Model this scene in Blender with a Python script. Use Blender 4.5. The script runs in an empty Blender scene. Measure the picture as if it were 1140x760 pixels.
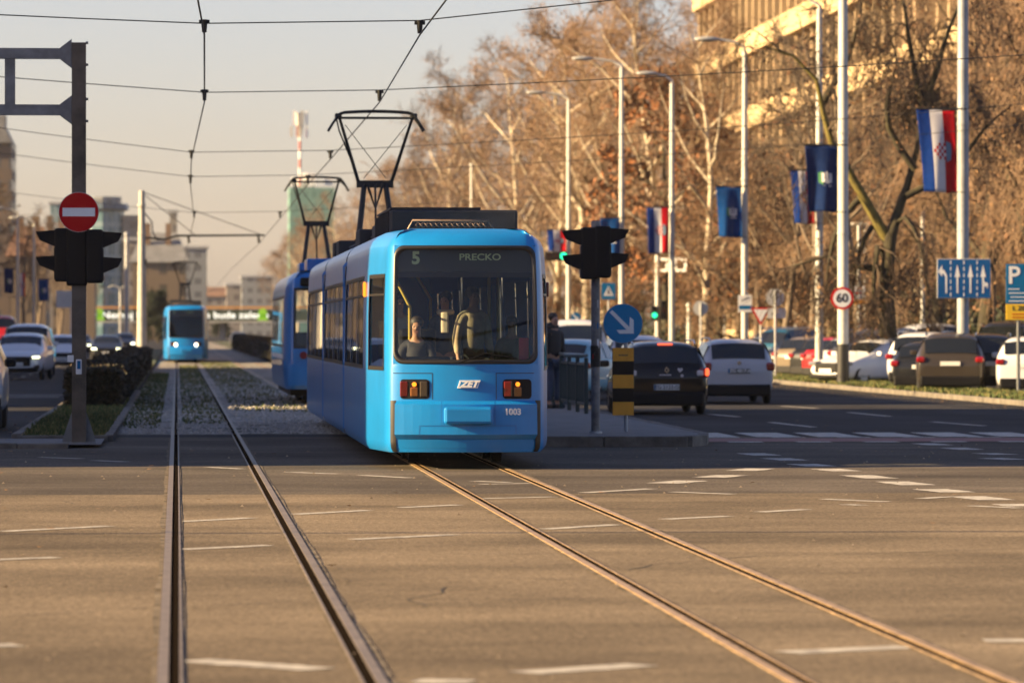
import bpy, bmesh, math, random
from mathutils import Vector, Matrix, Quaternion
R = math.radians
PI = math.pi
random.seed(7)
scene = bpy.context.scene
COL = scene.collection

# ------------------------------------------------------------------ camera geometry
F = 5400.0            # focal length in pixels of the 1140 px wide photograph
CAM_H = 1.71
YAW = math.atan(373.0 / F)
PITCH = 13.0 / F
FWD = Vector((math.sin(YAW), math.cos(YAW), -PITCH)).normalized()
RIGHT = Vector((math.cos(YAW), -math.sin(YAW), 0))
UP = RIGHT.cross(FWD)

def ray(px, py):
    return FWD + RIGHT * ((px - 570) / F) + UP * (-(py - 380) / F)

def at(px, py, Y):
    d = ray(px, py)
    return Vector((0, 0, CAM_H)) + d * (Y / d.y)

def gp(px, py, z=0.0):
    d = ray(px, py)
    return Vector((0, 0, CAM_H)) + d * ((z - CAM_H) / d.z)

# ------------------------------------------------------------------ materials
MATS = {}
def mat(name, col, rough=0.6, metal=0.0, var=0.0, scale=3.0, bump=0.0, bscale=30.0, coat=0.0,
        emit=0.0, spec=0.5, col2=None, detail=6.0, stretch=None, sub=0.0):
    if name in MATS: return MATS[name]
    m = bpy.data.materials.new(name); m.use_nodes = True
    nt = m.node_tree; N = nt.nodes; L = nt.links
    b = N['Principled BSDF']
    b.inputs['Base Color'].default_value = (*col, 1)
    b.inputs['Roughness'].default_value = rough
    b.inputs['Metallic'].default_value = metal
    b.inputs['Specular IOR Level'].default_value = spec
    b.inputs['Coat Weight'].default_value = coat
    b.inputs['Coat Roughness'].default_value = 0.04
    if emit:
        b.inputs['Emission Color'].default_value = (*col, 1)
        b.inputs['Emission Strength'].default_value = emit
    if var or bump or col2:
        tc = N.new('ShaderNodeTexCoord')
        src = tc.outputs['Object']
        if stretch:
            mp = N.new('ShaderNodeMapping'); mp.inputs['Scale'].default_value = stretch
            L.new(src, mp.inputs[0]); src = mp.outputs[0]
        if var or col2:
            n = N.new('ShaderNodeTexNoise'); n.inputs['Scale'].default_value = scale
            n.inputs['Detail'].default_value = detail; n.inputs['Roughness'].default_value = 0.65
            L.new(src, n.inputs['Vector'])
            r = N.new('ShaderNodeValToRGB')
            lo = tuple(max(0, c * (1 - var)) for c in col); hi = col2 or tuple(min(1, c * (1 + var)) for c in col)
            r.color_ramp.elements[0].position = 0.32; r.color_ramp.elements[1].position = 0.68
            r.color_ramp.elements[0].color = (*lo, 1); r.color_ramp.elements[1].color = (*hi, 1)
            L.new(n.outputs['Fac'], r.inputs[0]); L.new(r.outputs[0], b.inputs['Base Color'])
        if bump:
            n2 = N.new('ShaderNodeTexNoise'); n2.inputs['Scale'].default_value = bscale; n2.inputs['Detail'].default_value = 4
            L.new(src, n2.inputs['Vector'])
            bp = N.new('ShaderNodeBump'); bp.inputs['Strength'].default_value = bump; bp.inputs['Distance'].default_value = 0.02
            L.new(n2.outputs['Fac'], bp.inputs['Height']); L.new(bp.outputs[0], b.inputs['Normal'])
    MATS[name] = m
    return m

def glass(name, tint=(0.55, 0.6, 0.6), rough=0.0, f0=1.5):
    if name in MATS: return MATS[name]
    m = bpy.data.materials.new(name); m.use_nodes = True
    nt = m.node_tree; N = nt.nodes; L = nt.links
    N.remove(N['Principled BSDF'])
    t = N.new('ShaderNodeBsdfTransparent'); t.inputs[0].default_value = (*tint, 1)
    g = N.new('ShaderNodeBsdfGlossy'); g.inputs['Roughness'].default_value = rough; g.inputs[0].default_value = (0.95, 0.95, 0.95, 1)
    fr = N.new('ShaderNodeFresnel'); fr.inputs['IOR'].default_value = f0
    mx = N.new('ShaderNodeMixShader')
    L.new(fr.outputs[0], mx.inputs[0]); L.new(t.outputs[0], mx.inputs[1]); L.new(g.outputs[0], mx.inputs[2])
    L.new(mx.outputs[0], N['Material Output'].inputs['Surface'])
    MATS[name] = m
    return m

# ------------------------------------------------------------------ mesh builder
class MB:
    def __init__(s): s.v = []; s.f = []; s.m = []; s.sm = []
    def add(s, vs, fs, mi=0, smooth=False):
        o = len(s.v); s.v.extend([tuple(p) for p in vs])
        for f in fs:
            s.f.append(tuple(i + o for i in f)); s.m.append(mi); s.sm.append(smooth)
        return s
    def box(s, c, d, rz=0.0, mi=0, M=None):
        x, y, z = d[0] / 2, d[1] / 2, d[2] / 2
        vs = [Vector((a * x, b * y, e * z)) for e in (-1, 1) for b in (-1, 1) for a in (-1, 1)]
        if rz:
            q = Matrix.Rotation(rz, 3, 'Z'); vs = [q @ v for v in vs]
        if M is not None: vs = [M @ v for v in vs]
        vs = [v + Vector(c) for v in vs]
        return s.add(vs, [(0, 2, 3, 1), (4, 5, 7, 6), (0, 1, 5, 4), (2, 6, 7, 3), (0, 4, 6, 2), (1, 3, 7, 5)], mi)
    def rbox(s, c, d, bev=0.02, rz=0.0, mi=0):
        # box with bevelled edges
        bm = bmesh.new(); bmesh.ops.create_cube(bm, size=1.0)
        for v in bm.verts: v.co = Vector((v.co.x * d[0], v.co.y * d[1], v.co.z * d[2]))
        bmesh.ops.bevel(bm, geom=list(bm.edges), offset=min(bev, min(d) * 0.45), segments=2, affect='EDGES', profile=0.5)
        if rz: bmesh.ops.rotate(bm, verts=bm.verts, matrix=Matrix.Rotation(rz, 3, 'Z'))
        bm.verts.index_update()
        vs = [v.co + Vector(c) for v in bm.verts]; fs = [[v.index for v in f.verts] for f in bm.faces]
        bm.free()
        return s.add(vs, fs, mi)
    def tube(s, pts, rs, n=8, mi=0, caps=True, smooth=True):
        pts = [Vector(p) for p in pts]
        if not hasattr(rs, '__len__'): rs = [rs] * len(pts)
        vs = []; k = len(pts)
        ref = None
        for i, p in enumerate(pts):
            t = (pts[min(i + 1, k - 1)] - pts[max(i - 1, 0)])
            if t.length < 1e-9: t = Vector((0, 0, 1))
            t.normalize()
            if ref is None:
                ref = Vector((1, 0, 0)) if abs(t.x) < 0.8 else Vector((0, 1, 0))
            a = ref - t * ref.dot(t)
            if a.length < 1e-6: a = t.orthogonal()
            a.normalize(); b = t.cross(a); ref = a
            for j in range(n):
                w = 2 * PI * j / n
                vs.append(p + (a * math.cos(w) + b * math.sin(w)) * rs[i])
        fs = []
        for i in range(k - 1):
            for j in range(n):
                j2 = (j + 1) % n
                fs.append((i * n + j, i * n + j2, (i + 1) * n + j2, (i + 1) * n + j))
        s.add(vs, fs, mi, smooth)
        if caps:
            s.add(vs[:n], [tuple(range(n - 1, -1, -1))], mi); s.add(vs[-n:], [tuple(range(n))], mi)
        return s
    def prism(s, poly, y0, y1, mi=0, cx=0, cz=0, axis='y'):
        # poly of (x,z), extruded along y from y0 (near) to y1
        n = len(poly)
        if axis == 'y': P = lambda x, z, y: (x + cx, y, z + cz)
        elif axis == 'x': P = lambda x, z, y: (y, x + cx, z + cz)
        else: P = lambda x, z, y: (x + cx, z + cz, y)
        vs = [P(x, z, y0) for x, z in poly] + [P(x, z, y1) for x, z in poly]
        fs = [tuple(range(n)), tuple(range(2 * n - 1, n - 1, -1))]
        for i in range(n):
            j = (i + 1) % n; fs.append((j, i, n + i, n + j))
        return s.add(vs, fs, mi)
    def disc(s, cx, cz, r, y0, y1, n=36, mi=0, r2=None):
        r2 = r2 or r
        return s.prism([(cx + r * math.cos(2 * PI * i / n), cz + r2 * math.sin(2 * PI * i / n)) for i in range(n)], y0, y1, mi)
    def ring(s, cx, cz, r0, r1, y, n=36, mi=0):
        vs = []; fs = []
        for i in range(n):
            w = 2 * PI * i / n
            vs += [(cx + r0 * math.cos(w), y, cz + r0 * math.sin(w)), (cx + r1 * math.cos(w), y, cz + r1 * math.sin(w))]
        for i in range(n):
            j = (i + 1) % n; fs.append((2 * i, 2 * i + 1, 2 * j + 1, 2 * j))
        return s.add(vs, fs, mi)
    def torus(s, c, R0, r0, axis='x', n=28, k=10, mi=0):
        vs = []; fs = []
        for i in range(n):
            u = 2 * PI * i / n
            for j in range(k):
                w = 2 * PI * j / k
                a = R0 + r0 * math.cos(w); h = r0 * math.sin(w)
                p = (h, a * math.cos(u), a * math.sin(u)) if axis == 'x' else ((a * math.cos(u), h, a * math.sin(u)) if axis == 'y' else (a * math.cos(u), a * math.sin(u), h))
                vs.append((p[0] + c[0], p[1] + c[1], p[2] + c[2]))
        for i in range(n):
            for j in range(k):
                fs.append((i * k + j, ((i + 1) % n) * k + j, ((i + 1) % n) * k + (j + 1) % k, i * k + (j + 1) % k))
        return s.add(vs, fs, mi, True)
    def ball(s, c, r, n=12, k=8, mi=0, sc=(1, 1, 1)):
        vs = []; fs = []
        for i in range(k + 1):
            t = PI * i / k
            for j in range(n):
                u = 2 * PI * j / n
                vs.append((c[0] + r * sc[0] * math.sin(t) * math.cos(u), c[1] + r * sc[1] * math.sin(t) * math.sin(u), c[2] + r * sc[2] * math.cos(t)))
        for i in range(k):
            for j in range(n):
                fs.append((i * n + j, (i + 1) * n + j, (i + 1) * n + (j + 1) % n, i * n + (j + 1) % n))
        return s.add(vs, fs, mi, True)
    def mesh(s, name, mats):
        me = bpy.data.meshes.new(name)
        me.from_pydata(s.v, [], s.f)
        if not isinstance(mats, (list, tuple)): mats = [mats]
        for m in mats: me.materials.append(m)
        me.polygons.foreach_set('material_index', s.m)
        me.polygons.foreach_set('use_smooth', s.sm)
        me.update()
        return me
    def build(s, name, mats, parent=None, loc=(0, 0, 0), weld=False, sub=0, rz=0.0):
        me = s.mesh(name, mats)
        if weld:
            bm = bmesh.new(); bm.from_mesh(me)
            bmesh.ops.remove_doubles(bm, verts=bm.verts, dist=1e-4)
            bmesh.ops.recalc_face_normals(bm, faces=bm.faces)
            bm.to_mesh(me); bm.free()
        o = bpy.data.objects.new(name, me); COL.objects.link(o)
        o.location = loc
        if rz: o.rotation_euler = (0, 0, rz)
        if parent: o.parent = parent
        if sub:
            md = o.modifiers.new('smooth', 'SUBSURF'); md.levels = sub; md.render_levels = sub
        return o

def tag(o, label, cat, group=None, kind=None):
    if label: o['label'] = label
    if cat: o['category'] = cat
    if group: o['group'] = group
    if kind: o['kind'] = kind
    return o
def thing(name, label, cat, loc=(0, 0, 0), rz=0.0, group=None):
    o = bpy.data.objects.new(name, None); COL.objects.link(o)
    o.empty_display_size = 0.2
    o.location = loc; o.rotation_euler = (0, 0, rz)
    return tag(o, label, cat, group)
def struct(o, kind='structure'):
    o['kind'] = kind
    return o
def dup(root, loc, rz=0.0, label=None, group=None, scale=None):
    r = root.copy(); COL.objects.link(r); r.location = loc; r.rotation_euler = (0, 0, rz)
    if scale: r.scale = scale
    if label: r['label'] = label
    if group: r['group'] = group
    for ch in list(root.children):
        c = ch.copy(); COL.objects.link(c); c.parent = r
        for g in ch.children:
            d = g.copy(); COL.objects.link(d); d.parent = c
    return r

def text(name, s, size, m, parent, loc, rot=(PI / 2, 0, 0), extrude=0.002, align='CENTER', sx=1.0, shear=0.0, bold=0.0):
    cu = bpy.data.curves.new(name, 'FONT'); cu.body = s; cu.size = size; cu.extrude = extrude
    cu.align_x = align; cu.align_y = 'CENTER'; cu.shear = shear; cu.offset = bold; cu.resolution_u = 4
    tmp = bpy.data.objects.new(name + '_curve', cu); COL.objects.link(tmp)
    dg = bpy.context.evaluated_depsgraph_get(); dg.update()
    me = bpy.data.meshes.new_from_object(tmp.evaluated_get(dg))
    bpy.data.objects.remove(tmp); bpy.data.curves.remove(cu)
    me.materials.clear(); me.materials.append(m)
    o = bpy.data.objects.new(name, me); COL.objects.link(o)
    o.location = loc; o.rotation_euler = rot; o.scale = (sx, 1, 1)
    if parent: o.parent = parent
    return o

# common materials
M_steel = mat('galvanised_steel', (0.36, 0.37, 0.38), 0.5, 0.3, 0.25, 2.0)
M_lampsteel = mat('pale_painted_steel', (0.44, 0.44, 0.41), 0.5, 0.0, 0.15, 1.5)
M_dark = mat('dark_metal', (0.014, 0.015, 0.016), 0.5, 0.0, 0.3, 4, spec=.25)
M_black = mat('black_plastic', (0.006, 0.006, 0.007), 0.5, spec=.18)
M_rubber = mat('rubber', (0.015, 0.015, 0.015), 0.8)
M_wire = mat('wire_metal', (0.02, 0.022, 0.022), 0.5, 0.3)
M_white = mat('white_paint', (0.75, 0.75, 0.73), 0.45, 0, 0.06, 5)
M_signblue = mat('sign_blue', (0.003, 0.12, 0.29), 0.5, 0, 0.08, 3, spec=.2)
M_signred = mat('sign_red', (0.46, 0.003, 0.006), 0.5, spec=.15)
M_signback = mat('sign_back_grey', (0.5, 0.5, 0.48), 0.55, 0.1, 0.1, 3)
M_yellow = mat('sign_yellow', (0.75, 0.32, 0.02), 0.45, 0, 0.08, 6)
M_green_on = mat('green_signal_light', (0.02, 1.0, 0.45), 0.4, emit=.4)
M_conc = mat('concrete', (0.33, 0.31, 0.28), 0.85, 0, 0.25, 2.5, 0.3, 40)
SKY_ROT_DEG = -98.0
SKY_TINT = (0.85, 0.765, 0.925, 1)
SKY_STRENGTH = 0.05
SUN_E = 5.0
SUN_COL = (1.0, 0.71, 0.365)
EXPOSURE = 2.0
# ------------------------------------------------------------------ light, sky, camera
SUN_AZ = R(8.0)       # the sun stands to the left, a little behind the camera
SUN_EL = R(18.0)
w = bpy.data.worlds.new('World'); scene.world = w; w.use_nodes = True
nt = w.node_tree
sky = nt.nodes.new('ShaderNodeTexSky'); sky.sky_type = 'NISHITA'; sky.sun_disc = False
sky.sun_elevation = SUN_EL
sky.sun_rotation = R(SKY_ROT_DEG)
sky.air_density = 1.0; sky.dust_density = 1.0; sky.ozone_density = 1.0; sky.altitude = 120
tint = nt.nodes.new('ShaderNodeMix'); tint.data_type = 'RGBA'; tint.blend_type = 'MULTIPLY'
tint.inputs[0].default_value = 1.0
tint.inputs[7].default_value = SKY_TINT
bg = nt.nodes['Background']; bg.inputs['Strength'].default_value = SKY_STRENGTH
nt.links.new(sky.outputs[0], tint.inputs[6]); nt.links.new(tint.outputs[2], bg.inputs['Color'])

sl = bpy.data.lights.new('sun', 'SUN'); sl.energy = SUN_E; sl.angle = R(0.5); sl.color = SUN_COL
so = bpy.data.objects.new('sun', sl); COL.objects.link(so)
ldir = Vector((math.cos(SUN_AZ) * math.cos(SUN_EL), math.sin(SUN_AZ) * math.cos(SUN_EL), -math.sin(SUN_EL)))
so.rotation_euler = ldir.to_track_quat('-Z', 'Y').to_euler(); so.location = (-40, -10, 60)

cd = bpy.data.cameras.new('camera'); cam = bpy.data.objects.new('camera', cd); COL.objects.link(cam)
cam.location = (0, 0, CAM_H)
cam.rotation_euler = (PI / 2 - PITCH, 0, -YAW)
cd.sensor_width = 36; cd.lens = 36 * F / 1140; cd.clip_end = 6000; cd.clip_start = 0.5
cd.dof.use_dof = True; cd.dof.focus_distance = 54.0; cd.dof.aperture_fstop = 3.3; cd.dof.aperture_blades = 9
scene.camera = cam
scene.view_settings.view_transform = 'Standard'; scene.view_settings.look = 'None'
scene.view_settings.exposure = EXPOSURE; scene.view_settings.gamma = 1.0; scene.view_settings.use_curve_mapping = False
scene.render.engine = 'CYCLES'
scene.cycles.max_bounces = 8; scene.cycles.transparent_max_bounces = 24; scene.cycles.use_denoising = True
scene.cycles.caustics_reflective = False; scene.cycles.caustics_refractive = False
# ------------------------------------------------------------------ asphalt material
def asphalt(name, base, streak_axis='x', worn=0.5):
    m = bpy.data.materials.new(name); m.use_nodes = True
    nt = m.node_tree; N = nt.nodes; L = nt.links; b = N['Principled BSDF']
    b.inputs['Roughness'].default_value = 0.85; b.inputs['Specular IOR Level'].default_value = 0.08
    tc = N.new('ShaderNodeTexCoord')
    def noise(scale, det, st=None, rough=0.6):
        mp = N.new('ShaderNodeMapping'); mp.inputs['Scale'].default_value = st or (1, 1, 1)
        L.new(tc.outputs['Object'], mp.inputs[0])
        n = N.new('ShaderNodeTexNoise'); n.inputs['Scale'].default_value = scale; n.inputs['Detail'].default_value = det
        n.inputs['Roughness'].default_value = rough
        L.new(mp.outputs[0], n.inputs['Vector']); return n
    st = (0.035, 0.42, 1) if streak_axis == 'x' else (0.5, 0.03, 1)
    a = noise(1.0, 4, st); f = noise(70, 3, None, 0.8); p = noise(0.35, 5); g = noise(14, 5, None, 0.7)
    def ramp(n, lo, hi, p0=0.35, p1=0.65):
        r = N.new('ShaderNodeMapRange'); r.inputs[1].default_value = p0; r.inputs[2].default_value = p1
        r.inputs[3].default_value = lo; r.inputs[4].default_value = hi; L.new(n.outputs['Fac'], r.inputs[0]); return r.outputs[0]
    def mul(x, y):
        q = N.new('ShaderNodeMath'); q.operation = 'MULTIPLY'; L.new(x, q.inputs[0]); L.new(y, q.inputs[1]); return q.outputs[0]
    q1 = noise(1.0, 5, (0.12, 0.22, 1), 0.7); q2 = noise(1.0, 5, (22, 7, 1), 0.8)
    v = mul(mul(ramp(q1, 0.66, 1.38, 0.33, 0.67), ramp(q2, 0.55, 1.5, 0.28, 0.72)), mul(ramp(a, 1 - 0.24 * worn, 1 + 0.26 * worn), ramp(f, 0.62, 1.4, 0.3, 0.7)))
    q3 = noise(1.0, 3, (60, 12, 1), 0.8); v = mul(v, ramp(q3, 0.66, 1.40, 0.3, 0.7))
    v = mul(v, mul(ramp(p, 0.78, 1.2), ramp(g, 0.8, 1.2)))
    mx = N.new('ShaderNodeMix'); mx.data_type = 'RGBA'; mx.blend_type = 'MULTIPLY'; mx.inputs[0].default_value = 1
    mx.inputs[6].default_value = (*base, 1)
    L.new(v, mx.inputs[7]); L.new(mx.outputs[2], b.inputs['Base Color'])
    bp = N.new('ShaderNodeBump'); bp.inputs['Strength'].default_value = 0.35; bp.inputs['Distance'].default_value = 0.008
    L.new(f.outputs['Fac'], bp.inputs['Height']); L.new(bp.outputs[0], b.inputs['Normal'])
    MATS[name] = m
    return m

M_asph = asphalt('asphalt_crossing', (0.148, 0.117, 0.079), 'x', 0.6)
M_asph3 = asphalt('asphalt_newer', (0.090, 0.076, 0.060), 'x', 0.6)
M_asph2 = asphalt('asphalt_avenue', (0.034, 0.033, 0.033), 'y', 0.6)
M_soil = mat('soil', (0.10, 0.075, 0.045), 0.95, 0, 0.4, 0.6, 0.4, 8)
M_grassbase = mat('grass_soil', (0.055, 0.065, 0.022), 0.95, 0, 0.5, 2.5, 0.4, 20)
M_mark = mat('road_paint', (0.52, 0.48, 0.41), 0.7, 0, 0.62, 7, col2=(.60, .56, .47))
M_kerb = mat('kerb_stone', (0.13, 0.115, 0.095), 0.85, 0, 0.45, 2.2, 0.4, 30)
M_pave = mat('platform_paving', (0.16, 0.15, 0.14), 0.85, 0, 0.25, 2.5, 0.2, 40)
M_red = mat('red_cycle_paint', (0.20, 0.07, 0.055), 0.7, 0, 0.25, 5)

def sheet(name, poly, z, m, kind='structure'):
    mb = MB(); mb.add([(x, y, z) for x, y in poly], [tuple(range(len(poly)))])
    return struct(mb.build(name, m), kind)
def rect(x0, y0, x1, y1): return [(x0, y0), (x1, y0), (x1, y1), (x0, y1)]

sheet('ground', rect(-1250, -290, 1350, 3250), -0.03, M_soil)
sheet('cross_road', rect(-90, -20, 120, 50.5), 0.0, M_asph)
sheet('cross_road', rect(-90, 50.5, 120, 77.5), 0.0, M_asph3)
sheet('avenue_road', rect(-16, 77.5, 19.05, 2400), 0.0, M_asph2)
sheet('parking_area', rect(21.3, 77.5, 37, 420), 0.0, M_asph2)
sheet('side_pavement', rect(37, 77.5, 38, 420), 0.01, M_pave)

# track bed: gravel between and beside the rails behind the crossing
def gravel_mat():
    m = bpy.data.materials.new('track_gravel'); m.use_nodes = True
    nt = m.node_tree; N = nt.nodes; L = nt.links; b = N['Principled BSDF']; b.inputs['Roughness'].default_value = 0.9
    tc = N.new('ShaderNodeTexCoord')
    vo = N.new('ShaderNodeTexVoronoi'); vo.inputs['Scale'].default_value = 14
    L.new(tc.outputs['Object'], vo.inputs['Vector'])
    r = N.new('ShaderNodeValToRGB'); e = r.color_ramp.elements
    e[0].color = (0.12, 0.11, 0.095, 1); e[1].color = (0.44, 0.41, 0.36, 1)
    L.new(vo.outputs['Color'], r.inputs[0])
    n = N.new('ShaderNodeTexNoise'); n.inputs['Scale'].default_value = 0.55; n.inputs['Detail'].default_value = 8; n.inputs['Roughness'].default_value = 0.7
    L.new(tc.outputs['Object'], n.inputs['Vector'])
    mr = N.new('ShaderNodeMapRange'); mr.inputs[1].default_value = 0.50; mr.inputs[2].default_value = 0.60
    L.new(n.outputs['Fac'], mr.inputs[0])
    mx = N.new('ShaderNodeMix'); mx.data_type = 'RGBA'; mx.inputs[7].default_value = (0.042, 0.045, 0.018, 1)
    L.new(mr.outputs[0], mx.inputs[0]); L.new(r.outputs[0], mx.inputs[6]); L.new(mx.outputs[2], b.inputs['Base Color'])
    bp = N.new('ShaderNodeBump'); bp.inputs['Strength'].default_value = 0.9; bp.inputs['Distance'].default_value = 0.05
    L.new(vo.outputs['Distance'], bp.inputs['Height']); L.new(bp.outputs[0], b.inputs['Normal'])
    return m
M_gravel = gravel_mat()
sheet('track_bed', rect(-1.0, 79.2, 4.95, 700), 0.005, M_gravel)
# loose stones on the bed
mb = MB(); rnd = random.Random(3)
for i in range(5200):
    y = 79.4 + 75 * rnd.random() ** 1.8; x = rnd.uniform(-1.0, 4.9)
    if any(abs(x - rx) < 0.09 for rx in (-0.07, 0.99, 2.98, 4.04)): continue
    r = rnd.uniform(0.02, 0.05)
    a = rnd.random() * 6.28
    vs = [(x + r * math.cos(a + k * 1.57) * rnd.uniform(.7, 1.2), y + r * math.sin(a + k * 1.57) * rnd.uniform(.7, 1.2), 0.012) for k in range(4)] + [(x + rnd.uniform(-.4, .4) * r, y, 0.012 + r * rnd.uniform(.6, 1.1))]
    mb.add(vs, [(0, 1, 4), (1, 2, 4), (2, 3, 4), (3, 0, 4)])
tag(mb.build('gravel', mat('gravel_stone', (0.32, 0.30, 0.26), 0.9, 0, 0.5, 9)), 'loose grey gravel scattered between and beside the tram rails', 'gravel', kind='stuff')

# verges, kerbs, platform
def kerb(name, pts, h=0.12, wd=0.15, gap=1.0):
    # a row of kerb stones along a polyline, one mesh
    mb = MB()
    for (a, b) in zip(pts[:-1], pts[1:]):
        a = Vector((*a, 0)); b = Vector((*b, 0)); d = b - a; n = max(1, round(d.length / gap)); u = d / n
        ang = math.atan2(u.y, u.x)
        for i in range(n):
            c = a + u * (i + 0.5)
            mb.rbox((c.x, c.y, h / 2 - 0.05 + random.uniform(-.006, .006)), (u.length - 0.012, wd, h + 0.1), 0.015, ang)
    return struct(mb.build(name, M_kerb))
isl = [(4.98, 70.6), (7.45, 70.6), (7.75, 71.4), (7.95, 73.0), (8.0, 80), (8.0, 150)]
kerb('kerb', isl, 0.16)
plat = [(4.98, 70.66)] + [(7.42, 70.66), (7.69, 71.45), (7.88, 73.0), (7.93, 80), (7.93, 150), (4.98, 150)]
mb = MB(); n = len(plat)
mb.add([(x, y, 0.15) for x, y in plat], [tuple(range(n))]); struct(mb.build('platform', M_pave))
kerb('kerb', [(4.9, 70.6), (4.9, 150)], 0.16, 0.12)
kerb('kerb', [(19.05, 80), (19.05, 260)], 0.12)
sheet('verge', rect(19.1, 78, 21.3, 260), 0.09, M_grassbase)
kerb('kerb', [(21.3, 80), (21.3, 260)], 0.10, 0.1)
kerb('kerb', [(-2.45, 74.5), (-2.45, 400)], 0.12)
kerb('kerb', [(-2.45, 74.5), (-1.05, 74.5), (-1.05, 130)], 0.10)
kerb('kerb', [(-6.0, 70.2), (-1.55, 70.2)], 0.08, 0.4, 0.8)
sheet('pole_paving', rect(-6.0, 70.4, -1.1, 74.4), 0.05, M_pave)
sheet('median_verge', rect(-2.4, 74.6, -1.08, 400), 0.08, M_grassbase)
sheet('median_verge', rect(4.96, 150, 8.0, 700), 0.08, M_grassbase)

def grass(name, label, areas, count, hmin, hmax, mats, seed):
    rnd = random.Random(seed); mb = MB()
    for (x0, y0, x1, y1, z, share) in areas:
        for i in range(int(count * share)):
            x = rnd.uniform(x0, x1); y = rnd.uniform(y0, y1); h = rnd.uniform(hmin, hmax); a = rnd.random() * 6.28
            if math.sin(x * 2.1 + y * .37) + math.sin(y * 1.3 - x) + rnd.uniform(-1, 1) < -0.9: h *= 0.35
            wd = 0.018 + 0.012 * rnd.random(); dx, dy = math.cos(a) * wd, math.sin(a) * wd
            lx, ly = rnd.uniform(-.5, .5) * h, rnd.uniform(-.5, .5) * h
            mb.add([(x - dx, y - dy, z), (x + dx, y + dy, z), (x + lx, y + ly, z + h)], [(0, 1, 2)], 1 if rnd.random() < .3 else 0)
    return tag(mb.build(name, mats), label, 'grass', kind='stuff')
M_gr1 = mat('grass_green', (0.050, 0.075, 0.014), 0.8, 0, 0.3, 5); M_gr2 = mat('grass_dry', (0.17, 0.15, 0.05), 0.8, 0, 0.3, 5)
grass('grass', 'sunlit short grass on the verge in front of the parked cars', [(19.15, 105, 21.25, 200, 0.09, 1.0)], 34000, 0.05, 0.14, [M_gr1, M_gr2], 1)
grass('grass', 'dark green grass around the foot of the clipped hedge', [(-2.38, 74.7, -1.1, 112, 0.08, 1.0)], 16000, 0.04, 0.11, [M_gr1, M_gr2], 2)
grass('grass', 'patchy grass growing in the gravel of the track bed', [(-1.0, 84, -0.3, 190, 0.012, .35), (0.1, 88, 0.9, 230, 0.012, .3), (1.2, 100, 2.8, 260, 0.012, .35)], 12000, 0.02, 0.07, [M_gr1, M_gr2], 4)

# ------------------------------------------------------------------ rails
M_rail = mat('rail_steel', (0.185, 0.148, 0.108), 0.5, 0.2, 0.4, 6, spec=.25)
M_railgold = mat('rail_gold_highlight', (0.37, 0.25, 0.125), 0.45, 0.25, 0.45, 5)  # golden highlight of the right rails put into the base colour
M_groove_shade = mat('rail_groove_shade', (0.014, 0.010, 0.007), 0.95, spec=0.0)  # flat dark strip stands in for the shaded depth of the groove
M_seal = mat('cracked_joint_filler', (0.15, 0.125, 0.093), 0.9, 0, 0.6, 3, 0.3, 20, spec=.05)
def track(xl, label, mh, side):
    t = thing('tram_track', label, 'tram track', (xl, 6, 0))
    for k, x in enumerate((0.0, 1.06)):
        s = 1 if k == 0 else -1          # the groove lies on the inner side
        rl = MB(); rl.box((x, 360, -0.006), (0.056, 720, 0.034))
        rl.box((x + s * 0.091, 360, -0.005), (0.016, 720, 0.026))
        r = rl.build('rail', mh, t)
        g = MB(); g.add([(x + s * 0.028, 0, 0.005), (x + s * 0.083, 0, 0.005), (x + s * 0.083, 720, 0.005), (x + s * 0.028, 720, 0.005)], [(0, 1, 2, 3) if s > 0 else (3, 2, 1, 0)])
        g.build('groove', M_groove_shade, r)
        # ragged joint filler either side, only within the asphalt
        j = MB(); rnd = random.Random(int(xl * 100) + k)
        for side_x, wbase in ((x - s * 0.030, -s * 0.036), (x + s * 0.099, s * 0.016)):
            ys = [i * 0.22 for i in range(int(71.5 / 0.22))]
            ph1, ph2 = rnd.random() * 6, rnd.random() * 6
            pts = [(side_x, yy, 0.004) for yy in ys] + [(side_x + wbase * (1 + .25 * math.sin(yy * .5 + ph1) + .12 * math.sin(yy * 1.7 + ph2) + rnd.uniform(-.12, .12)), yy, 0.004) for yy in ys]
            nn = len(ys)
            j.add(pts, [((i, i + 1, nn + i + 1, nn + i) if wbase < 0 else (i, nn + i, nn + i + 1, i + 1)) for i in range(nn - 1) if rnd.random() < .93])
        j.build('joint_filler', M_seal, t)
    return t
track(-0.07, 'grey grooved tram track on the left running towards the distant tram', M_rail, 0)
track(2.98, 'gold-tinted grooved tram track under the near blue tram', M_railgold, 1)

# hairline cracks and tar joints in the worn asphalt
mb = MB(); rnd = random.Random(21)
for k in range(26):
    x, y = rnd.uniform(-4, 13), rnd.uniform(23, 58); a = rnd.choice([rnd.uniform(-.25, .25), rnd.uniform(1.2, 1.9)]); pts = []
    for i in range(rnd.randint(8, 26)):
        pts.append((x, y)); a += rnd.gauss(0, .22); x += .22 * math.cos(a); y += .22 * math.sin(a)
    for (p, q) in zip(pts[:-1], pts[1:]):
        d = Vector((q[0] - p[0], q[1] - p[1])); n = Vector((-d.y, d.x)).normalized() * rnd.uniform(.004, .012)
        mb.add([(p[0] - n.x, p[1] - n.y, .003), (q[0] - n.x, q[1] - n.y, .003), (q[0] + n.x, q[1] + n.y, .003), (p[0] + n.x, p[1] + n.y, .003)], [(0, 1, 2, 3)])
struct(mb.build('road_cracks', mat('tar_crack', (.03, .024, .018), .9)))
mb = MB()
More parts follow.
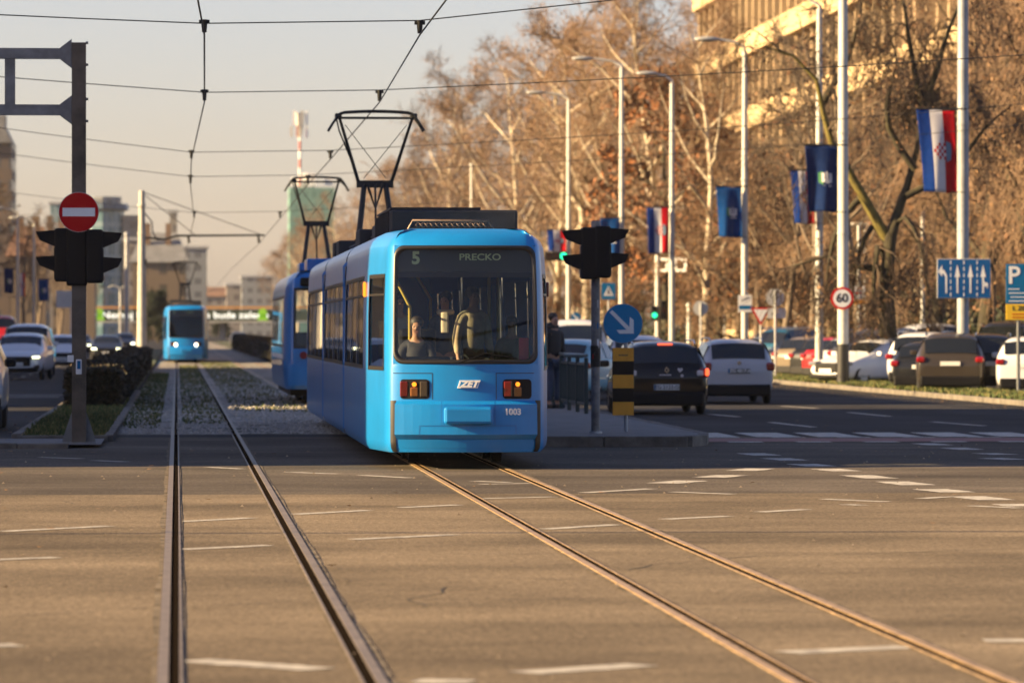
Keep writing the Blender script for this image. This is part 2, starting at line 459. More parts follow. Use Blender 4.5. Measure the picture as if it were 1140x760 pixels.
for k in range(420):
    x, y, r = rnd.uniform(-4, 14), rnd.uniform(22, 72), rnd.uniform(.006, .02)
    mb.add([(x - r, y - r, .002), (x + r, y - r * .6, .002), (x + r * .7, y + r, .002), (x - r * .6, y + r, .002), (x, y, .002 + r)], [(0, 1, 4), (1, 2, 4), (2, 3, 4), (3, 0, 4)])
tag(mb.build('grit', mat('road_grit', (.32, .25, .16), .9, 0, .6, 7)), 'tiny stones and grit lying on the crossing asphalt', 'grit', kind='stuff')
# ------------------------------------------------------------------ road markings (paint on the road, one sheet)
D = [(90,58,180,61,1),(210,65,280,68,1),(463,80,540,84,1),(640,91,750,95,1),(805,98,915,104,1),(1055,111,1135,114,1),
     (8,223,243,211,1),(-40,287,127,281,1),(405,201,560,193,1),(405,263,598,254,1),(655,185,818,176,1),(893,170,1018,164,1),
     (785,241,1012,230,1),(430,510,708,530,1),(-30,478,40,476,1),(925,556,1050,558,1)]
D2 = [(600,44,680,49,1),(575,80,672,91,1),(750,58,840,67,1),(935,79,1050,88,1),(440,62,505,68,1),
      (530,149,570,154,2),(585,160,630,165,2),(645,173,690,178,2),(697,184,748,189,2),(765,198,825,205,2),(845,212,905,220,2),
      (930,229,995,236,2),(1012,245,1080,253,2),(1105,262,1145,267,2),
      (337,216,402,210,2),(437,203,490,198,2),(510,188,555,183,2),
      (158,237,310,228,1),(355,235,490,240,1),(695,251,835,257,1),(740,263,780,265,1),(910,250,970,246,1),(1020,266,1130,271,1),
      (550,280,655,274,1),(338,296,483,289,1),(70,318,230,308,1),(610,593,880,580,1),(25,638,290,620,1),(1050,566,1200,566,1),(-70,250,95,246,1),(-70,218,40,216,1),
      (1060,160,1125,163,2),(1050,149,1100,152,2),(980,137,1025,141,2),(915,127,955,131,2)]
mb = MB()
def dash(p, q, wd):
    a = gp(*p); b = gp(*q); d = b - a
    n = Vector((-d.y, d.x, 0)).normalized() * wd / 2
    if n.y < 0: n = -n
    k = 6; vs = []
    for i in range(k + 1):
        c = a + d * i / k
        vs += [(c.x - n.x * random.uniform(.86, 1.04), c.y - n.y * random.uniform(.86, 1.04), 0.004), (c.x + n.x * random.uniform(.86, 1.04), c.y + n.y * random.uniform(.86, 1.04), 0.004)]
    mb.add(vs, [(2 * i, 2 * i + 2, 2 * i + 3, 2 * i + 1) for i in range(k)])
for x1, y1, x2, y2, t in D:
    dash((x1 / 2, 480 + y1 / 2), (x2 / 2, 480 + y2 / 2), (0.26 if y1 > 400 else 0.17))
for x1, y1, x2, y2, t in D2:
    dash((570 + x1 / 2, 430 + y1 / 2), (570 + x2 / 2, 430 + y2 / 2), 0.42 if t == 2 else (0.24 if y1 > 400 else 0.17))
# lane dashes far up the avenue on both sides
for lx in (11.5, 15.0):
    for k in range(8, 60):
        y = 95 + k * 9.0
        mb.box((lx, y, 0.002), (0.13, 4, 0.004))
for lx in (-5.6, -8.9, -12.2):
    for k in range(0, 60):
        y = 88 + k * 9.0
        mb.box((lx, y, 0.002), (0.13, 3, 0.004))
for y in (124, 127.5):
    mb.box((-9, y, 0.002), (12, 0.5, 0.004))
struct(mb.build('road_markings', M_mark))
mb = MB()
for k in range(13):
    x = 8.58 + k * 0.98
    mb.box((x, 78.3, 0.006), (0.70, 3.2, 0.003))
struct(mb.build('zebra_crossing', M_mark))
sheet('cycle_crossing', rect(8.1, 73.6, 26, 76.0), 0.004, M_red)
mb = MB()
for k in range(16):
    mb.box((8.62 + k * 1.04, 73.3, 0.007), (0.52, 0.45, 0.003)); mb.box((8.62 + k * 1.04, 76.3, 0.007), (0.52, 0.3, 0.003))
struct(mb.build('cycle_crossing_markings', M_mark))
# fallen leaves along the kerbs
mb = MB(); rnd = random.Random(11)
for i in range(900):
    if rnd.random() < .6: x, y = rnd.uniform(17.5, 19.0), rnd.uniform(95, 190)
    else: x, y = rnd.choice([rnd.gauss(-2.7, .25), rnd.uniform(-6, 12)]), rnd.uniform(30, 105)
    r = rnd.uniform(.025, .055); a = rnd.random() * 6.28
    mb.add([(x + r * math.cos(a + k * 2.1), y + r * math.sin(a + k * 2.1), 0.012 + rnd.random() * .02) for k in range(3)], [(0, 1, 2)])
tag(mb.build('fallen_leaves', mat('dead_leaf', (0.22, 0.12, 0.04), 0.8, 0, 0.4, 4)), 'dry brown leaves lying scattered along kerbs and road', 'leaves', kind='stuff')
# ------------------------------------------------------------------ trams
M_tram = mat('tram_blue', (0.005, 0.185, 0.50), 0.40, 0, 0.10, 1.6, coat=0.7, spec=.3)
M_tram.node_tree.nodes['Principled BSDF'].inputs['Coat Roughness'].default_value = 0.22
M_tramdk = mat('tram_dark_blue', (0.01, 0.12, 0.36), 0.35, 0, 0.1, 1.5, coat=0.4)
M_bellow = mat('bellows_blue', (0.005, 0.14, 0.42), 0.6, 0, 0.1, 3)
M_gask = mat('window_rubber', (0.014, 0.013, 0.012), 0.4)
M_glassF = glass('windscreen_glass', (0.86, 0.89, 0.87), 0.0, 1.42)
M_glassS = glass('side_window_glass', (0.72, 0.75, 0.74), 0.01, 1.5)
M_int = mat('tram_interior_grey', (0.22, 0.24, 0.26), 0.7, 0, 0.1, 2)
M_intd = mat('tram_dashboard', (0.03, 0.032, 0.036), 0.6)
M_disp = mat('destination_display', (0.035, 0.05, 0.055), 0.35)
M_led = mat('display_digits', (0.32, 0.40, 0.24), 0.5, emit=0.03)
M_pole = mat('yellow_handrail', (0.36, 0.29, 0.05), 0.4)
M_amber = mat('amber_lamp', (1.0, 0.25, 0.015), 0.3, emit=0.5)
M_amberoff = mat('amber_lens', (0.20, 0.075, 0.02), 0.15, coat=0.6)
M_redlens = mat('red_lens', (0.12, 0.010, 0.008), 0.15, coat=0.6)
M_clearlens = mat('clear_lens', (0.10, 0.08, 0.06), 0.1, 0.4)
M_headon = mat('headlight_on', (1.0, 0.92, 0.65), 0.3, emit=2.2)
M_roofeq = mat('roof_equipment', (0.018, 0.02, 0.024), 0.6, 0.1, 0.4, 3)

class Shell:
    """Side wall of a body section: a plan curve swept through height levels."""
    def __init__(s, plan, levels, rake=None):
        s.p = [Vector((x, y, 0)) for x, y in plan]
        s.u = [0.0]
        for a, b in zip(s.p[:-1], s.p[1:]): s.u.append(s.u[-1] + (b - a).length)
        s.n = []
        for i in range(len(s.p)):
            t = (s.p[min(i + 1, len(s.p) - 1)] - s.p[max(i - 1, 0)]).normalized()
            s.n.append(Vector((t.y, -t.x, 0)))
        s.lv = levels; s.rake = rake
    def at(s, u, z, off=0.0):
        i = 0
        while i < len(s.u) - 2 and s.u[i + 1] < u: i += 1
        f = (u - s.u[i]) / (s.u[i + 1] - s.u[i]); f = min(1, max(0, f))
        p = s.p[i].lerp(s.p[i + 1], f); n = s.n[i].lerp(s.n[i + 1], f).normalized()
        L = s.lv
        k = 0
        while k < len(L) - 2 and L[k + 1][0] < z: k += 1
        g = (z - L[k][0]) / (L[k + 1][0] - L[k][0]); g = min(1, max(0, g))
        ins = L[k][1] * (1 - g) + L[k + 1][1] * g
        q = p + n * (off - ins); q.z = z
        if s.rake: q.y += s.rake(z) * max(0.0, min(1.0, 1 - p.y / 2.0))
        return q
    def u_of(s, pred):
        return [s.u[i] for i in range(len(s.p)) if pred(s.p[i])]
    def patch(s, mb, u0, u1, z0, z1, off=0.0, mi=0, nu=None, smooth=True, nz=1):
        us = [u0] + [u for u in s.u if u0 + 1e-4 < u < u1 - 1e-4] + [u1]
        zs = [z0] + [l[0] for l in s.lv if z0 + 1e-4 < l[0] < z1 - 1e-4] + [z1]
        vs = [s.at(u, z, off) for z in zs for u in us]; w = len(us)
        return mb.add(vs, [(j * w + i, j * w + i + 1, (j + 1) * w + i + 1, (j + 1) * w + i) for j in range(len(zs) - 1) for i in range(w - 1)], mi, smooth)
    def wall(s, mb, holes, mi=0):
        us = sorted(set([round(u, 5) for u in s.u] + [round(h[k], 5) for h in holes for k in (0, 1)]))
        zs = sorted(set([round(l[0], 5) for l in s.lv] + [round(h[k], 5) for h in holes for k in (2, 3)]))
        vs = [s.at(u, z) for z in zs for u in us]; w = len(us); fs = []
        for j in range(len(zs) - 1):
            for i in range(w - 1):
                cu, cz = (us[i] + us[i + 1]) / 2, (zs[j] + zs[j + 1]) / 2
                if any(h[0] < cu < h[1] and h[2] < cz < h[3] for h in holes): continue
                fs.append((j * w + i, j * w + i + 1, (j + 1) * w + i + 1, (j + 1) * w + i))
        mb.add(vs, fs, mi, True)
        return mb

def rrect(u0, u1, z0, z1, r, k=7):
    pts = []
    for cx, cz, a0 in ((u1 - r, z1 - r, 0), (u0 + r, z1 - r, PI / 2), (u0 + r, z0 + r, PI), (u1 - r, z0 + r, 1.5 * PI)):
        for i in range(k):
            a = a0 + (PI / 2) * i / (k - 1); pts.append((cx + r * math.cos(a), cz + r * math.sin(a)))
    return pts
def resample(pts, step):
    out = []
    n = len(pts)
    for i in range(n):
        a, b = pts[i], pts[(i + 1) % n]; d = math.hypot(b[0] - a[0], b[1] - a[1]); k = max(1, int(d / step))
        for j in range(k): out.append((a[0] + (b[0] - a[0]) * j / k, a[1] + (b[1] - a[1]) * j / k))
    return out
def project_rect(p, u0, u1, z0, z1):
    cx, cz = (u0 + u1) / 2, (z0 + z1) / 2; dx, dz = p[0] - cx, p[1] - cz
    t = min(((u1 - u0) / 2) / abs(dx) if abs(dx) > 1e-9 else 9e9, ((z1 - z0) / 2) / abs(dz) if abs(dz) > 1e-9 else 9e9)
    return (cx + dx * t, cz + dz * t)

LEVELS = [(0.21, 0.05), (0.26, 0.012), (0.34, 0.0), (0.84, 0.0), (1.24, 0.0), (1.9, 0.005), (2.37, 0.02), (2.62, 0.035), (2.74, 0.05), (2.82, 0.085), (2.88, 0.15), (2.93, 0.25), (2.955, 0.36)]
def rake(z): return 0.0 if z < 0.9 else (z - 0.9) ** 1.35 * 0.07

def pantograph(parent, y, zb, ztop, half=0.85, arm_half=0.65):
    """y = along the tram, zb = roof height, ztop = contact wire height (all local)"""
    p = thing_part('pantograph', parent)
    m = MB()
    zk = zb + (ztop - zb) * 0.48
    yk = y + 0.55
    for sx in (-1, 1):
        m.tube([(sx * 0.34, y - 0.1, zb - .05), (sx * 0.19, yk, zk)], [0.055, 0.05], 8)
    m.box((0, yk, zk), (0.66, 0.1, 0.13))
    m.tube([(0, y, zb), (0, yk - .1, zk)], [0.02, 0.02], 6)
    m.tube([(-.14, yk - .05, zk), (0, yk - .2, zk - .45), (.14, yk - .05, zk)], 0.03, 6)
    m.box((0, y, zb - 0.02), (0.9, 1.2, 0.08))
    m.build('lower_arm', M_wire, p)
    m = MB()
    for sx in (-1, 1):
        m.tube([(sx * 0.29, yk, zk + .02), (sx * arm_half, y + .1, ztop - 0.12)], [0.034, 0.026], 8)
    m.tube([(-.29, yk + .05, zk + .1), (-arm_half + .0, y + .25, ztop - 0.35), (-arm_half - .05, y + .1, ztop - .15)], 0.014, 6)
    m.tube([(-.2, yk, zk + .1), (arm_half - .1, y + .1, ztop - 0.25)], 0.007, 4)
    m.tube([(.2, yk, zk + .1), (-arm_half + .1, y + .1, ztop - 0.25)], 0.007, 4)
    m.build('upper_arm', M_wire, p)
    m = MB()
    for dy in (-0.15, 0.15):
        pts = []
        for i in range(25):
            t = -1 + 2 * i / 24
            x = t * half
            z = ztop - 0.012 - 0.05 * t * t - (0.30 * ((abs(t) - 0.72) / 0.28) ** 1.3 if abs(t) > 0.72 else 0)
            pts.append((x, y + 0.1 + dy, z))
        m.tube(pts, 0.023, 6)
    m.tube([(-arm_half - .02, y + .1, ztop - .13), (arm_half + .02, y + .1, ztop - .13)], 0.025, 6)
    for sx in (-1, 1):
        m.rbox((sx * (arm_half + .02), y + .1, ztop - 0.1), (0.12, 0.3, 0.1), 0.02)
        m.tube([(sx * half, y + .1, ztop - .33), (sx * (arm_half + .05), y + .1, ztop - .13)], 0.012, 5)
    m.build('collector_head', M_wire, p)
    return p
def thing_part(name, parent, loc=(0, 0, 0)):
    o = bpy.data.objects.new(name, None); COL.objects.link(o); o.parent = parent; o.location = loc; o.empty_display_size = 0.1
    return o

def make_tram(label, X, Y, route, dest, number, lit, pan_section_y, interior=True, group=None):
    t = thing('tram', label, 'tram', (X, Y, 0), 0, group)
    # ---- front section
    plan = [(-1.15, 10.0), (-1.15, 7.5), (-1.15, 5.0), (-1.15, 3.2), (-1.15, 2.15), (-1.135, 1.9), (-1.06, 1.15), (-0.99, 0.45), (-0.97, 0.30), (-0.935, 0.21), (-0.89, 0.155)]
    nf = 14
    front = [(-0.89 + 1.78 * i / nf, 0.155 * (abs(-0.89 + 1.78 * i / nf) / 0.89) ** 2.0) for i in range(1, nf)]
    plan = plan + front + [(-x, y) for x, y in reversed(plan)]
    sh = Shell(plan, LEVELS, rake)
    U = {round(p.x, 3): None for p in []}
    iL = 10; iR = len(plan) - 11
    uL, uR = sh.u[iL], sh.u[iR]
    um = (uL + uR) / 2
    ws = (uL - 0.0, uR + 0.0, 1.29, 2.745)
    # side windows of the front section: u measured from the rear on the left, mirrored on the right
    tot = sh.u[-1]
    side = [(0.35, 2.45), (2.6, 4.7), (4.85, 6.95)]
    cab = (sh.u[5] + 0.10, sh.u[7] - 0.02)
    holes = [ws]; wins = []
    for a, b in side + [cab]:
        wins += [(a, b, 1.24, 2.37), (tot - b, tot - a, 1.24, 2.37)]
    holes += wins
    mb = MB(); sh.wall(mb, holes)
    # roof of this section
    top = [sh.at(u, 2.955) for u in sh.u]
    mb.add(top, [tuple(range(len(top)))], 0)
    # windscreen corners: blue filler between the square hole and the rounded glass
    outer = resample(rrect(uL, uR, 1.29, 2.745, 0.13), 0.08)
    pr = [project_rect(p, *ws) for p in outer]; k = len(outer)
    mb.add([sh.at(*p) for p in pr] + [sh.at(*p) for p in outer], [(i, (i + 1) % k, k + (i + 1) % k, k + i) for i in range(k)], 0, True)
    body = mb.build('body_section', [M_tram], t)
    # windscreen: rubber gasket + glass
    wsc = thing_part('windscreen', t)
    inner = resample(rrect(uL, uR, 1.29, 2.745, 0.13), 0.08)
    cx, cz = um, (1.29 + 2.745) / 2
    def shrink(p, d): return (p[0] - d * (1 if p[0] > cx else -1) * min(1, abs(p[0] - cx) / 0.5), p[1] - d * (1 if p[1] > cz else -1) * min(1, abs(p[1] - cz) / 0.4))
    inn = [shrink(p, 0.055) for p in inner]
    g = MB()
    vs = [sh.at(*p, 0.0) for p in inner] + [sh.at(*p, 0.02) for p in [shrink(q, 0.012) for q in inner]] + [sh.at(*p, 0.018) for p in [shrink(q, 0.04) for q in inner]] + [sh.at(*p, -0.012) for p in inn]
    g.add(vs, [(a * k + i, a * k + (i + 1) % k, (a + 1) * k + (i + 1) % k, (a + 1) * k + i) for a in range(3) for i in range(k)], 0, True)
    g.build('gasket', M_gask, wsc)
    g = MB(); sh.patch(g, uL + .03, uR - .03, 1.32, 2.71, -0.010); g.build('glass', M_glassF, wsc)
    # wiper resting along the lower edge
    g = MB(); g.tube([sh.at(um - .1, 1.30, .04), sh.at(um + .22, 1.42, .045), sh.at(um + .62, 1.36, .04)], 0.009, 5)
    g.build('wiper', M_black, wsc)
    # side windows
    for (a, b, z0, z1) in wins:
        wo = MB()
        for (p, q, r, s_) in ((a - .03, b + .03, z0 - .03, z0 + .02), (a - .03, b + .03, z1 - .02, z1 + .03), (a - .03, a + .025, z0, z1), (b - .025, b + .03, z0, z1), (a, b, 2.13, 2.16)):
            sh.patch(wo, p, q, r, s_, 0.006)
        if b - a > 1.5:
            sh.patch(wo, (a + b) / 2 - .02, (a + b) / 2 + .02, 2.16, z1, 0.007)
        win = wo.build('side_window', M_gask, t)
        gl = MB(); sh.patch(gl, a, b, z0, z1, -0.012); gl.build('glass', M_glassS, win)
    # ---- lower front: lamp clusters, bumper, towing cover, strips
    fy = lambda x: 0.155 * (abs(x) / 0.89) ** 2
    for sx in (-1, 1):
        hx = sx * 0.635
        hl = MB()
        base = resample(rrect(um + hx - .185, um + hx + .185, 0.865, 1.105, 0.045, 5), 0.05); kk = len(base)
        hl.add([sh.at(*p, 0.004) for p in base] + [sh.at(um + hx, 0.985, 0.004)], [(i, (i + 1) % kk, kk) for i in range(kk)])
        h = hl.build('headlight', M_black, t)
        for j, (dx, dz, rr, mm, nm) in enumerate(((-.125, .0, .05, M_redlens, 'tail_lens'), (0, .058, .034, M_amber if lit != 'white' else M_amberoff, 'indicator_lens'), (0.0, -.045, .052, M_amberoff, 'fog_lens'), (.115, -.035, .055, M_clearlens if lit != 'white' else M_headon, 'main_lens'))):
            xx = hx + sx * -1 * dx * (-1 if sx < 0 else 1)
            if sx < 0: xx = hx + dx
            else: xx = hx + (-dx if nm in ('main_lens',) else dx)
            l = MB()
            if nm == 'indicator_lens' or (lit == 'white' and nm == 'main_lens'): l.disc(xx, 0.985 + dz, rr * (1.4 if lit == 'white' and nm == 'main_lens' else .8), fy(xx) - 0.028, fy(xx) + 0.01, 20)
            else: l.rbox((xx, fy(xx) - .006, .985 - (.035 if nm == 'fog_lens' else 0)), (.095, .03, .115 if nm == 'fog_lens' else .19), .012)
            l.build(nm, mm, h)
        # thin seam of the lamp hatch
        s_ = MB()
        for (a, b, c, d) in ((hx - .27, hx + .22, 1.175, 1.183), (hx - .27 if sx > 0 else hx + .215, hx - .262 if sx > 0 else hx + .223, .86, 1.18)):
            sh.patch(s_, um + a, um + b, c, d, 0.002)
        s_.build('hatch_seam', M_gask, t)
    def band(mb, x0, x1, z0, z1, d0, d1, n=16):
        # a bowed slab following the front curve, proud by d
        vs = []
        for i in range(n + 1):
            x = x0 + (x1 - x0) * i / n
            for (d, z) in ((-.01, z0), (d0, z0), (d1, z1), (-.01, z1)):
                q = sh.at(um + x, z, d); vs.append(q)
        fs = [(4 * i + j, 4 * i + j + 4, 4 * i + j + 5, 4 * i + j + 1) for i in range(n) for j in range(3)]
        fs += [(0, 1, 2, 3), (4 * n + 3, 4 * n + 2, 4 * n + 1, 4 * n)]
        mb.add(vs, fs, 0, False)
    b = MB(); band(b, -.86, .86, 0.375, 0.43, 0.02, 0.075); band(b, -.86, .86, 0.43, 0.80, 0.075, 0.065); band(b, -.86, .86, 0.80, 0.84, 0.065, 0.005)
    band(b, -.84, .84, 0.215, 0.37, 0.018, 0.022)
    bum = b.build('bumper', M_tram, t)
    for x0, x1 in ((-.945, -.865), (.865, .945)):
        s_ = MB(); sh.patch(s_, um + x0, um + x1, .215, .845, 0.012); s_.build('rubber_strip', M_gask, t)
    tb = MB(); vs = []
    tb.rbox((0.02, -0.10, 0.665), (0.60, 0.13, 0.21), 0.035); tb.build('towing_cover', M_tram, t)
    sm = MB()
    for (a, b_, c, d) in ((-.57, .60, .535, .543), (-.57, -.562, .43, .54), (.592, .60, .43, .54), (-.30, -.292, .54, .84), (.335, .343, .54, .84)):
        sh.patch(sm, um + a, um + b_, c, d, 0.0775)
    sm.build('panel_seam', M_tramdk, bum)
    # operator emblem: white slanted frame with lettering, and the car number
    if number:
        em = MB()
        oz, ox = 1.045, 0.02
        def para(w, h, s): return [(-w - s * h, -h), (w - s * h, -h), (w + s * h, h), (-w + s * h, h)]
        em.prism(para(.125, .048, .35), -.012, 0.03, 0, ox + .01, oz)
        em.prism(para(.108, .034, .35), -.014, 0.03, 1, ox + .012, oz)
        em.build('emblem', [M_white, M_tram], t)
        text('lettering', 'ZET', 0.105, M_white, t, (ox + .01, -.016, oz), shear=0.35, sx=1.15, bold=0.006)
        text('lettering', number, 0.105, M_white, t, (.57, -.035, .705), bold=0.004, rot=(PI / 2, 0, R(12)))
    # side marker lamps high on the cab corners
    for sx in (-1, 1):
        q = sh.at(sh.u[4] - .05 if sx < 0 else tot - sh.u[4] + .05, 2.22)
        s_ = MB(); s_.rbox((q.x + sx * .025, q.y, q.z), (0.04, 0.10, 0.19), 0.02); s_.build('marker_lamp', M_amber if (sx < 0 and lit != 'white') else M_redlens, t)
    # ---- following sections
    y0 = 10.0
    for k in range(2):
        bl = MB()
        pl = [(-1.09, y0 + .42), (-1.09, y0 - .02)]
        for sxx in (-1, 1):
            pass
        ring = []
        prof = [(-1.158, .3), (-1.158, 2.62), (-.90, 2.92), (.90, 2.92), (1.158, 2.62), (1.158, .3)]
        n = 7
        vs = []; fs = []
        for i in range(n):
            yy = y0 - .02 + .44 * i / (n - 1); s_ = 1.0 if i % 2 else 0.985
            vs += [(x * s_, yy, 1.5 + (z - 1.5) * s_) for x, z in prof]
        for i in range(n - 1):
            for j in range(6): fs.append((i * 6 + j, i * 6 + (j + 1) % 6, (i + 1) * 6 + (j + 1) % 6, (i + 1) * 6 + j))
        bl.add(vs, fs); bl.build('gangway_bellows', M_bellow, t)
        ya = y0 + .4; yb = y0 + 9.9
        holes2 = []; allp = MB(); winl = []
        for sx in (-1, 1):
            P2 = [(sx * 1.15, yb), (sx * 1.15, (ya + yb) / 2), (sx * 1.15, ya)]
            if sx > 0: P2 = P2[::-1]
            s2 = Shell(P2, LEVELS)
            ll = s2.u[-1]
            hs = [(0.4 + i * 2.25, 0.4 + i * 2.25 + 2.1, 1.24, 2.37) for i in range(4)]
            s2.wall(allp, hs)
            winl.append((s2, hs))
        top = [(-0.79, ya, 2.955), (.79, ya, 2.955), (.79, yb, 2.955), (-.79, yb, 2.955)]
        allp.add(top, [(0, 1, 2, 3)])
        for yy, fl in ((ya, 0), (yb, 1)):
            pr2 = [(-1.15 + l[1], l[0]) for l in LEVELS] + [(1.15 - l[1], l[0]) for l in reversed(LEVELS)]
            if fl: allp.add([(x, yy, z) for x, z in pr2], [tuple(range(len(pr2)))] if k == 1 else [])
        allp.build('body_section', M_tram, t)
        for s2, hs in winl:
            for (a, b, z0, z1) in hs:
                wo = MB()
                for (p, q, r, s_) in ((a - .03, b + .03, z0 - .03, z0 + .02), (a - .03, b + .03, z1 - .02, z1 + .03), (a - .03, a + .03, z0, z1), (b - .03, b + .03, z0, z1), (a, b, 2.13, 2.16), ((a + b) / 2 - .02, (a + b) / 2 + .02, 2.16, z1), (a + .55, a + .58, 2.16, z1), (b - .58, b - .55, 2.16, z1)):
                    s2.patch(wo, p, q, r, s_, 0.006)
                win = wo.build('side_window', M_gask, t)
                gl = MB(); s2.patch(gl, a, b, z0, z1, -0.012); gl.build('glass', M_glassS, win)
        y0 += 9.9
    L_ = y0
    # ---- underframe and wheels
    u = MB(); u.box((0, L_ / 2 + .6, .33), (2.0, L_ - 1.6, .2)); u.build('underframe', M_black, t)
    for yy in (2.6, 4.4, 12, 14, 24.5, 26.3):
        for sx in (-1, 1):
            wh = MB(); wh.prism([(.33 * math.cos(a * PI / 10), .33 * math.sin(a * PI / 10)) for a in range(20)], sx * .53 - .06, sx * .53 + .06, 0, yy, .35, axis='x'); wh.build('wheel', M_dark, t)
    # ---- roof gear
    r = MB(); r.rbox((-0.02, 4.6, 3.08), (1.62, 4.6, 0.30), 0.03); r.box((-0.25, 4.4, 3.25), (1.15, 4.0, 0.03))
    for i in range(12): r.box((-.84, 2.6 + i * .36, 3.08), (0.02, 0.05, 0.26))
    r.build('roof_equipment_box', M_roofeq, t)
    r = MB()
    r.tube([(-.66, 1.25, 2.95), (-.60, 1.2, 3.07), (.34, 1.2, 3.07), (.42, 1.25, 2.95)], 0.016, 6)
    r.tube([(-.62, 1.25, 2.975), (.38, 1.25, 2.975)], 0.012, 6)
    for ph in (0, PI):
        r.tube([(-.56 + .88 * i / 60, 1.22 + .02 * math.cos(i * .7 + ph), 3.015 + .026 * math.sin(i * .7 + ph)) for i in range(61)], 0.009, 5)
    r.build('roof_resistor', mat('resistor_metal', (0.20, 0.14, 0.10), 0.5, 0.5, 0.3, 8), t)
    r = MB(); rn = random.Random(5)
    for yy in (9.2, 11.2, 12.6, 14.4, 16.5, 18.3, 21.5, 23.2):
        r.rbox((rn.uniform(-.35, -.1), yy, 2.955 + .11), (rn.uniform(.9, 1.2), rn.uniform(.9, 1.5), .24), 0.02)
        for i in range(5): r.tube([(-.66 + .02 * i, yy - .5 + i * .25, 2.95), (-.66, yy - .5 + i * .25, 3.16)], 0.035, 8)
    for xx in (-.68, .68): r.tube([(xx, 9.0, 3.06), (xx, 24, 3.06)], 0.02, 6)
    r.build('roof_insulator_rack', M_roofeq, t)
    pantograph(t, pan_section_y, 3.12, 5.60)
    # ---- interior
    m = MB(); m.box((0, L_ / 2 + .6, .44), (2.1, L_ - 1.4, .04)); m.build('interior_floor', M_intd, t)
    m = MB(); m.box((0, L_ / 2 + 1.0, 2.68), (1.9, L_ - 1.6, .03)); m.build('interior_ceiling', M_int, t)
    m = MB()
    m.box((0, .50, 1.05), (1.74, .5, .42)); m.rbox((-.45, .46, 1.31), (.55, .25, .14), .03); m.build('dashboard', M_intd, t)
    m = MB(); m.box((0, .42, 2.57), (1.66, .10, .30), mi=0); m.box((0, .40, 2.385), (1.70, .05, .065), mi=1); d = m.build('display_box', [M_disp, M_intd], t)
    text('lettering', route, 0.21, M_led, t, (-.60, .362, 2.585), bold=.008)
    text('lettering', dest, 0.112, M_led, t, (.19, .362, 2.60), sx=1.22, bold=.002)
    if interior:
        m = MB()
        for pts in ([(-.62, 1.5, .5), (-.62, 1.5, 2.0), (-.8, 1.5, 2.35)], [(-.32, 2.3, .5), (-.32, 2.3, 2.1), (-.5, 2.3, 2.4)], [(.42, 2.2, .5), (.42, 2.2, 2.65)], [(.62, 3.5, .5), (.62, 3.5, 2.65)]):
            m.tube(pts, 0.022, 8)
        m.build('handrail', M_pole, t)
        m = MB(); m.box((.45, 1.75, 1.5), (.9, .04, 2.0)); m.box((-.98, 1.75, 1.5), (.2, .04, 2.0)); m.build('cab_partition', glass('cab_glass', (.75, .8, .8), 0, 1.3), t)
        for i in range(6):
            for sx in (-1, 1):
                m = MB(); m.rbox((sx * .75, 6 + i * 3.6, .95), (.45, .42, .08), .03); m.rbox((sx * .75, 6.2 + i * 3.6, 1.28), (.45, .07, .6), .03); m.rbox((sx * .75, 6 + i * 3.6, .7), (.3, .3, .45), .02)
                m.build('seat', M_tramdk, t)
        m = MB(); m.rbox((.73, .38, 1.46), (.12, .03, .30), .01); m.build('notice_card', mat('notice_red', (.45, .03, .06), .6), t)
        m = MB(); m.rbox((-.52, 1.35, .95), (.5, .5, .1), .04); m.rbox((-.52, 1.6, 1.35), (.46, .1, .75), .04); m.rbox((-.52, 1.4, .68), (.2, .2, .5), .02); m.build('driver_seat', M_black, t)
    return t

make_tram('near bright blue articulated tram showing route 5 above its big windscreen', 3.53, 59.2, '5', 'PRECKO', '1003', 'amber', 26.9)
make_tram('small blue tram with two white headlights lit coming along the left track', 0.46, 249.0, '4', 'DUBEC', '', 'white', 27.0, interior=False)

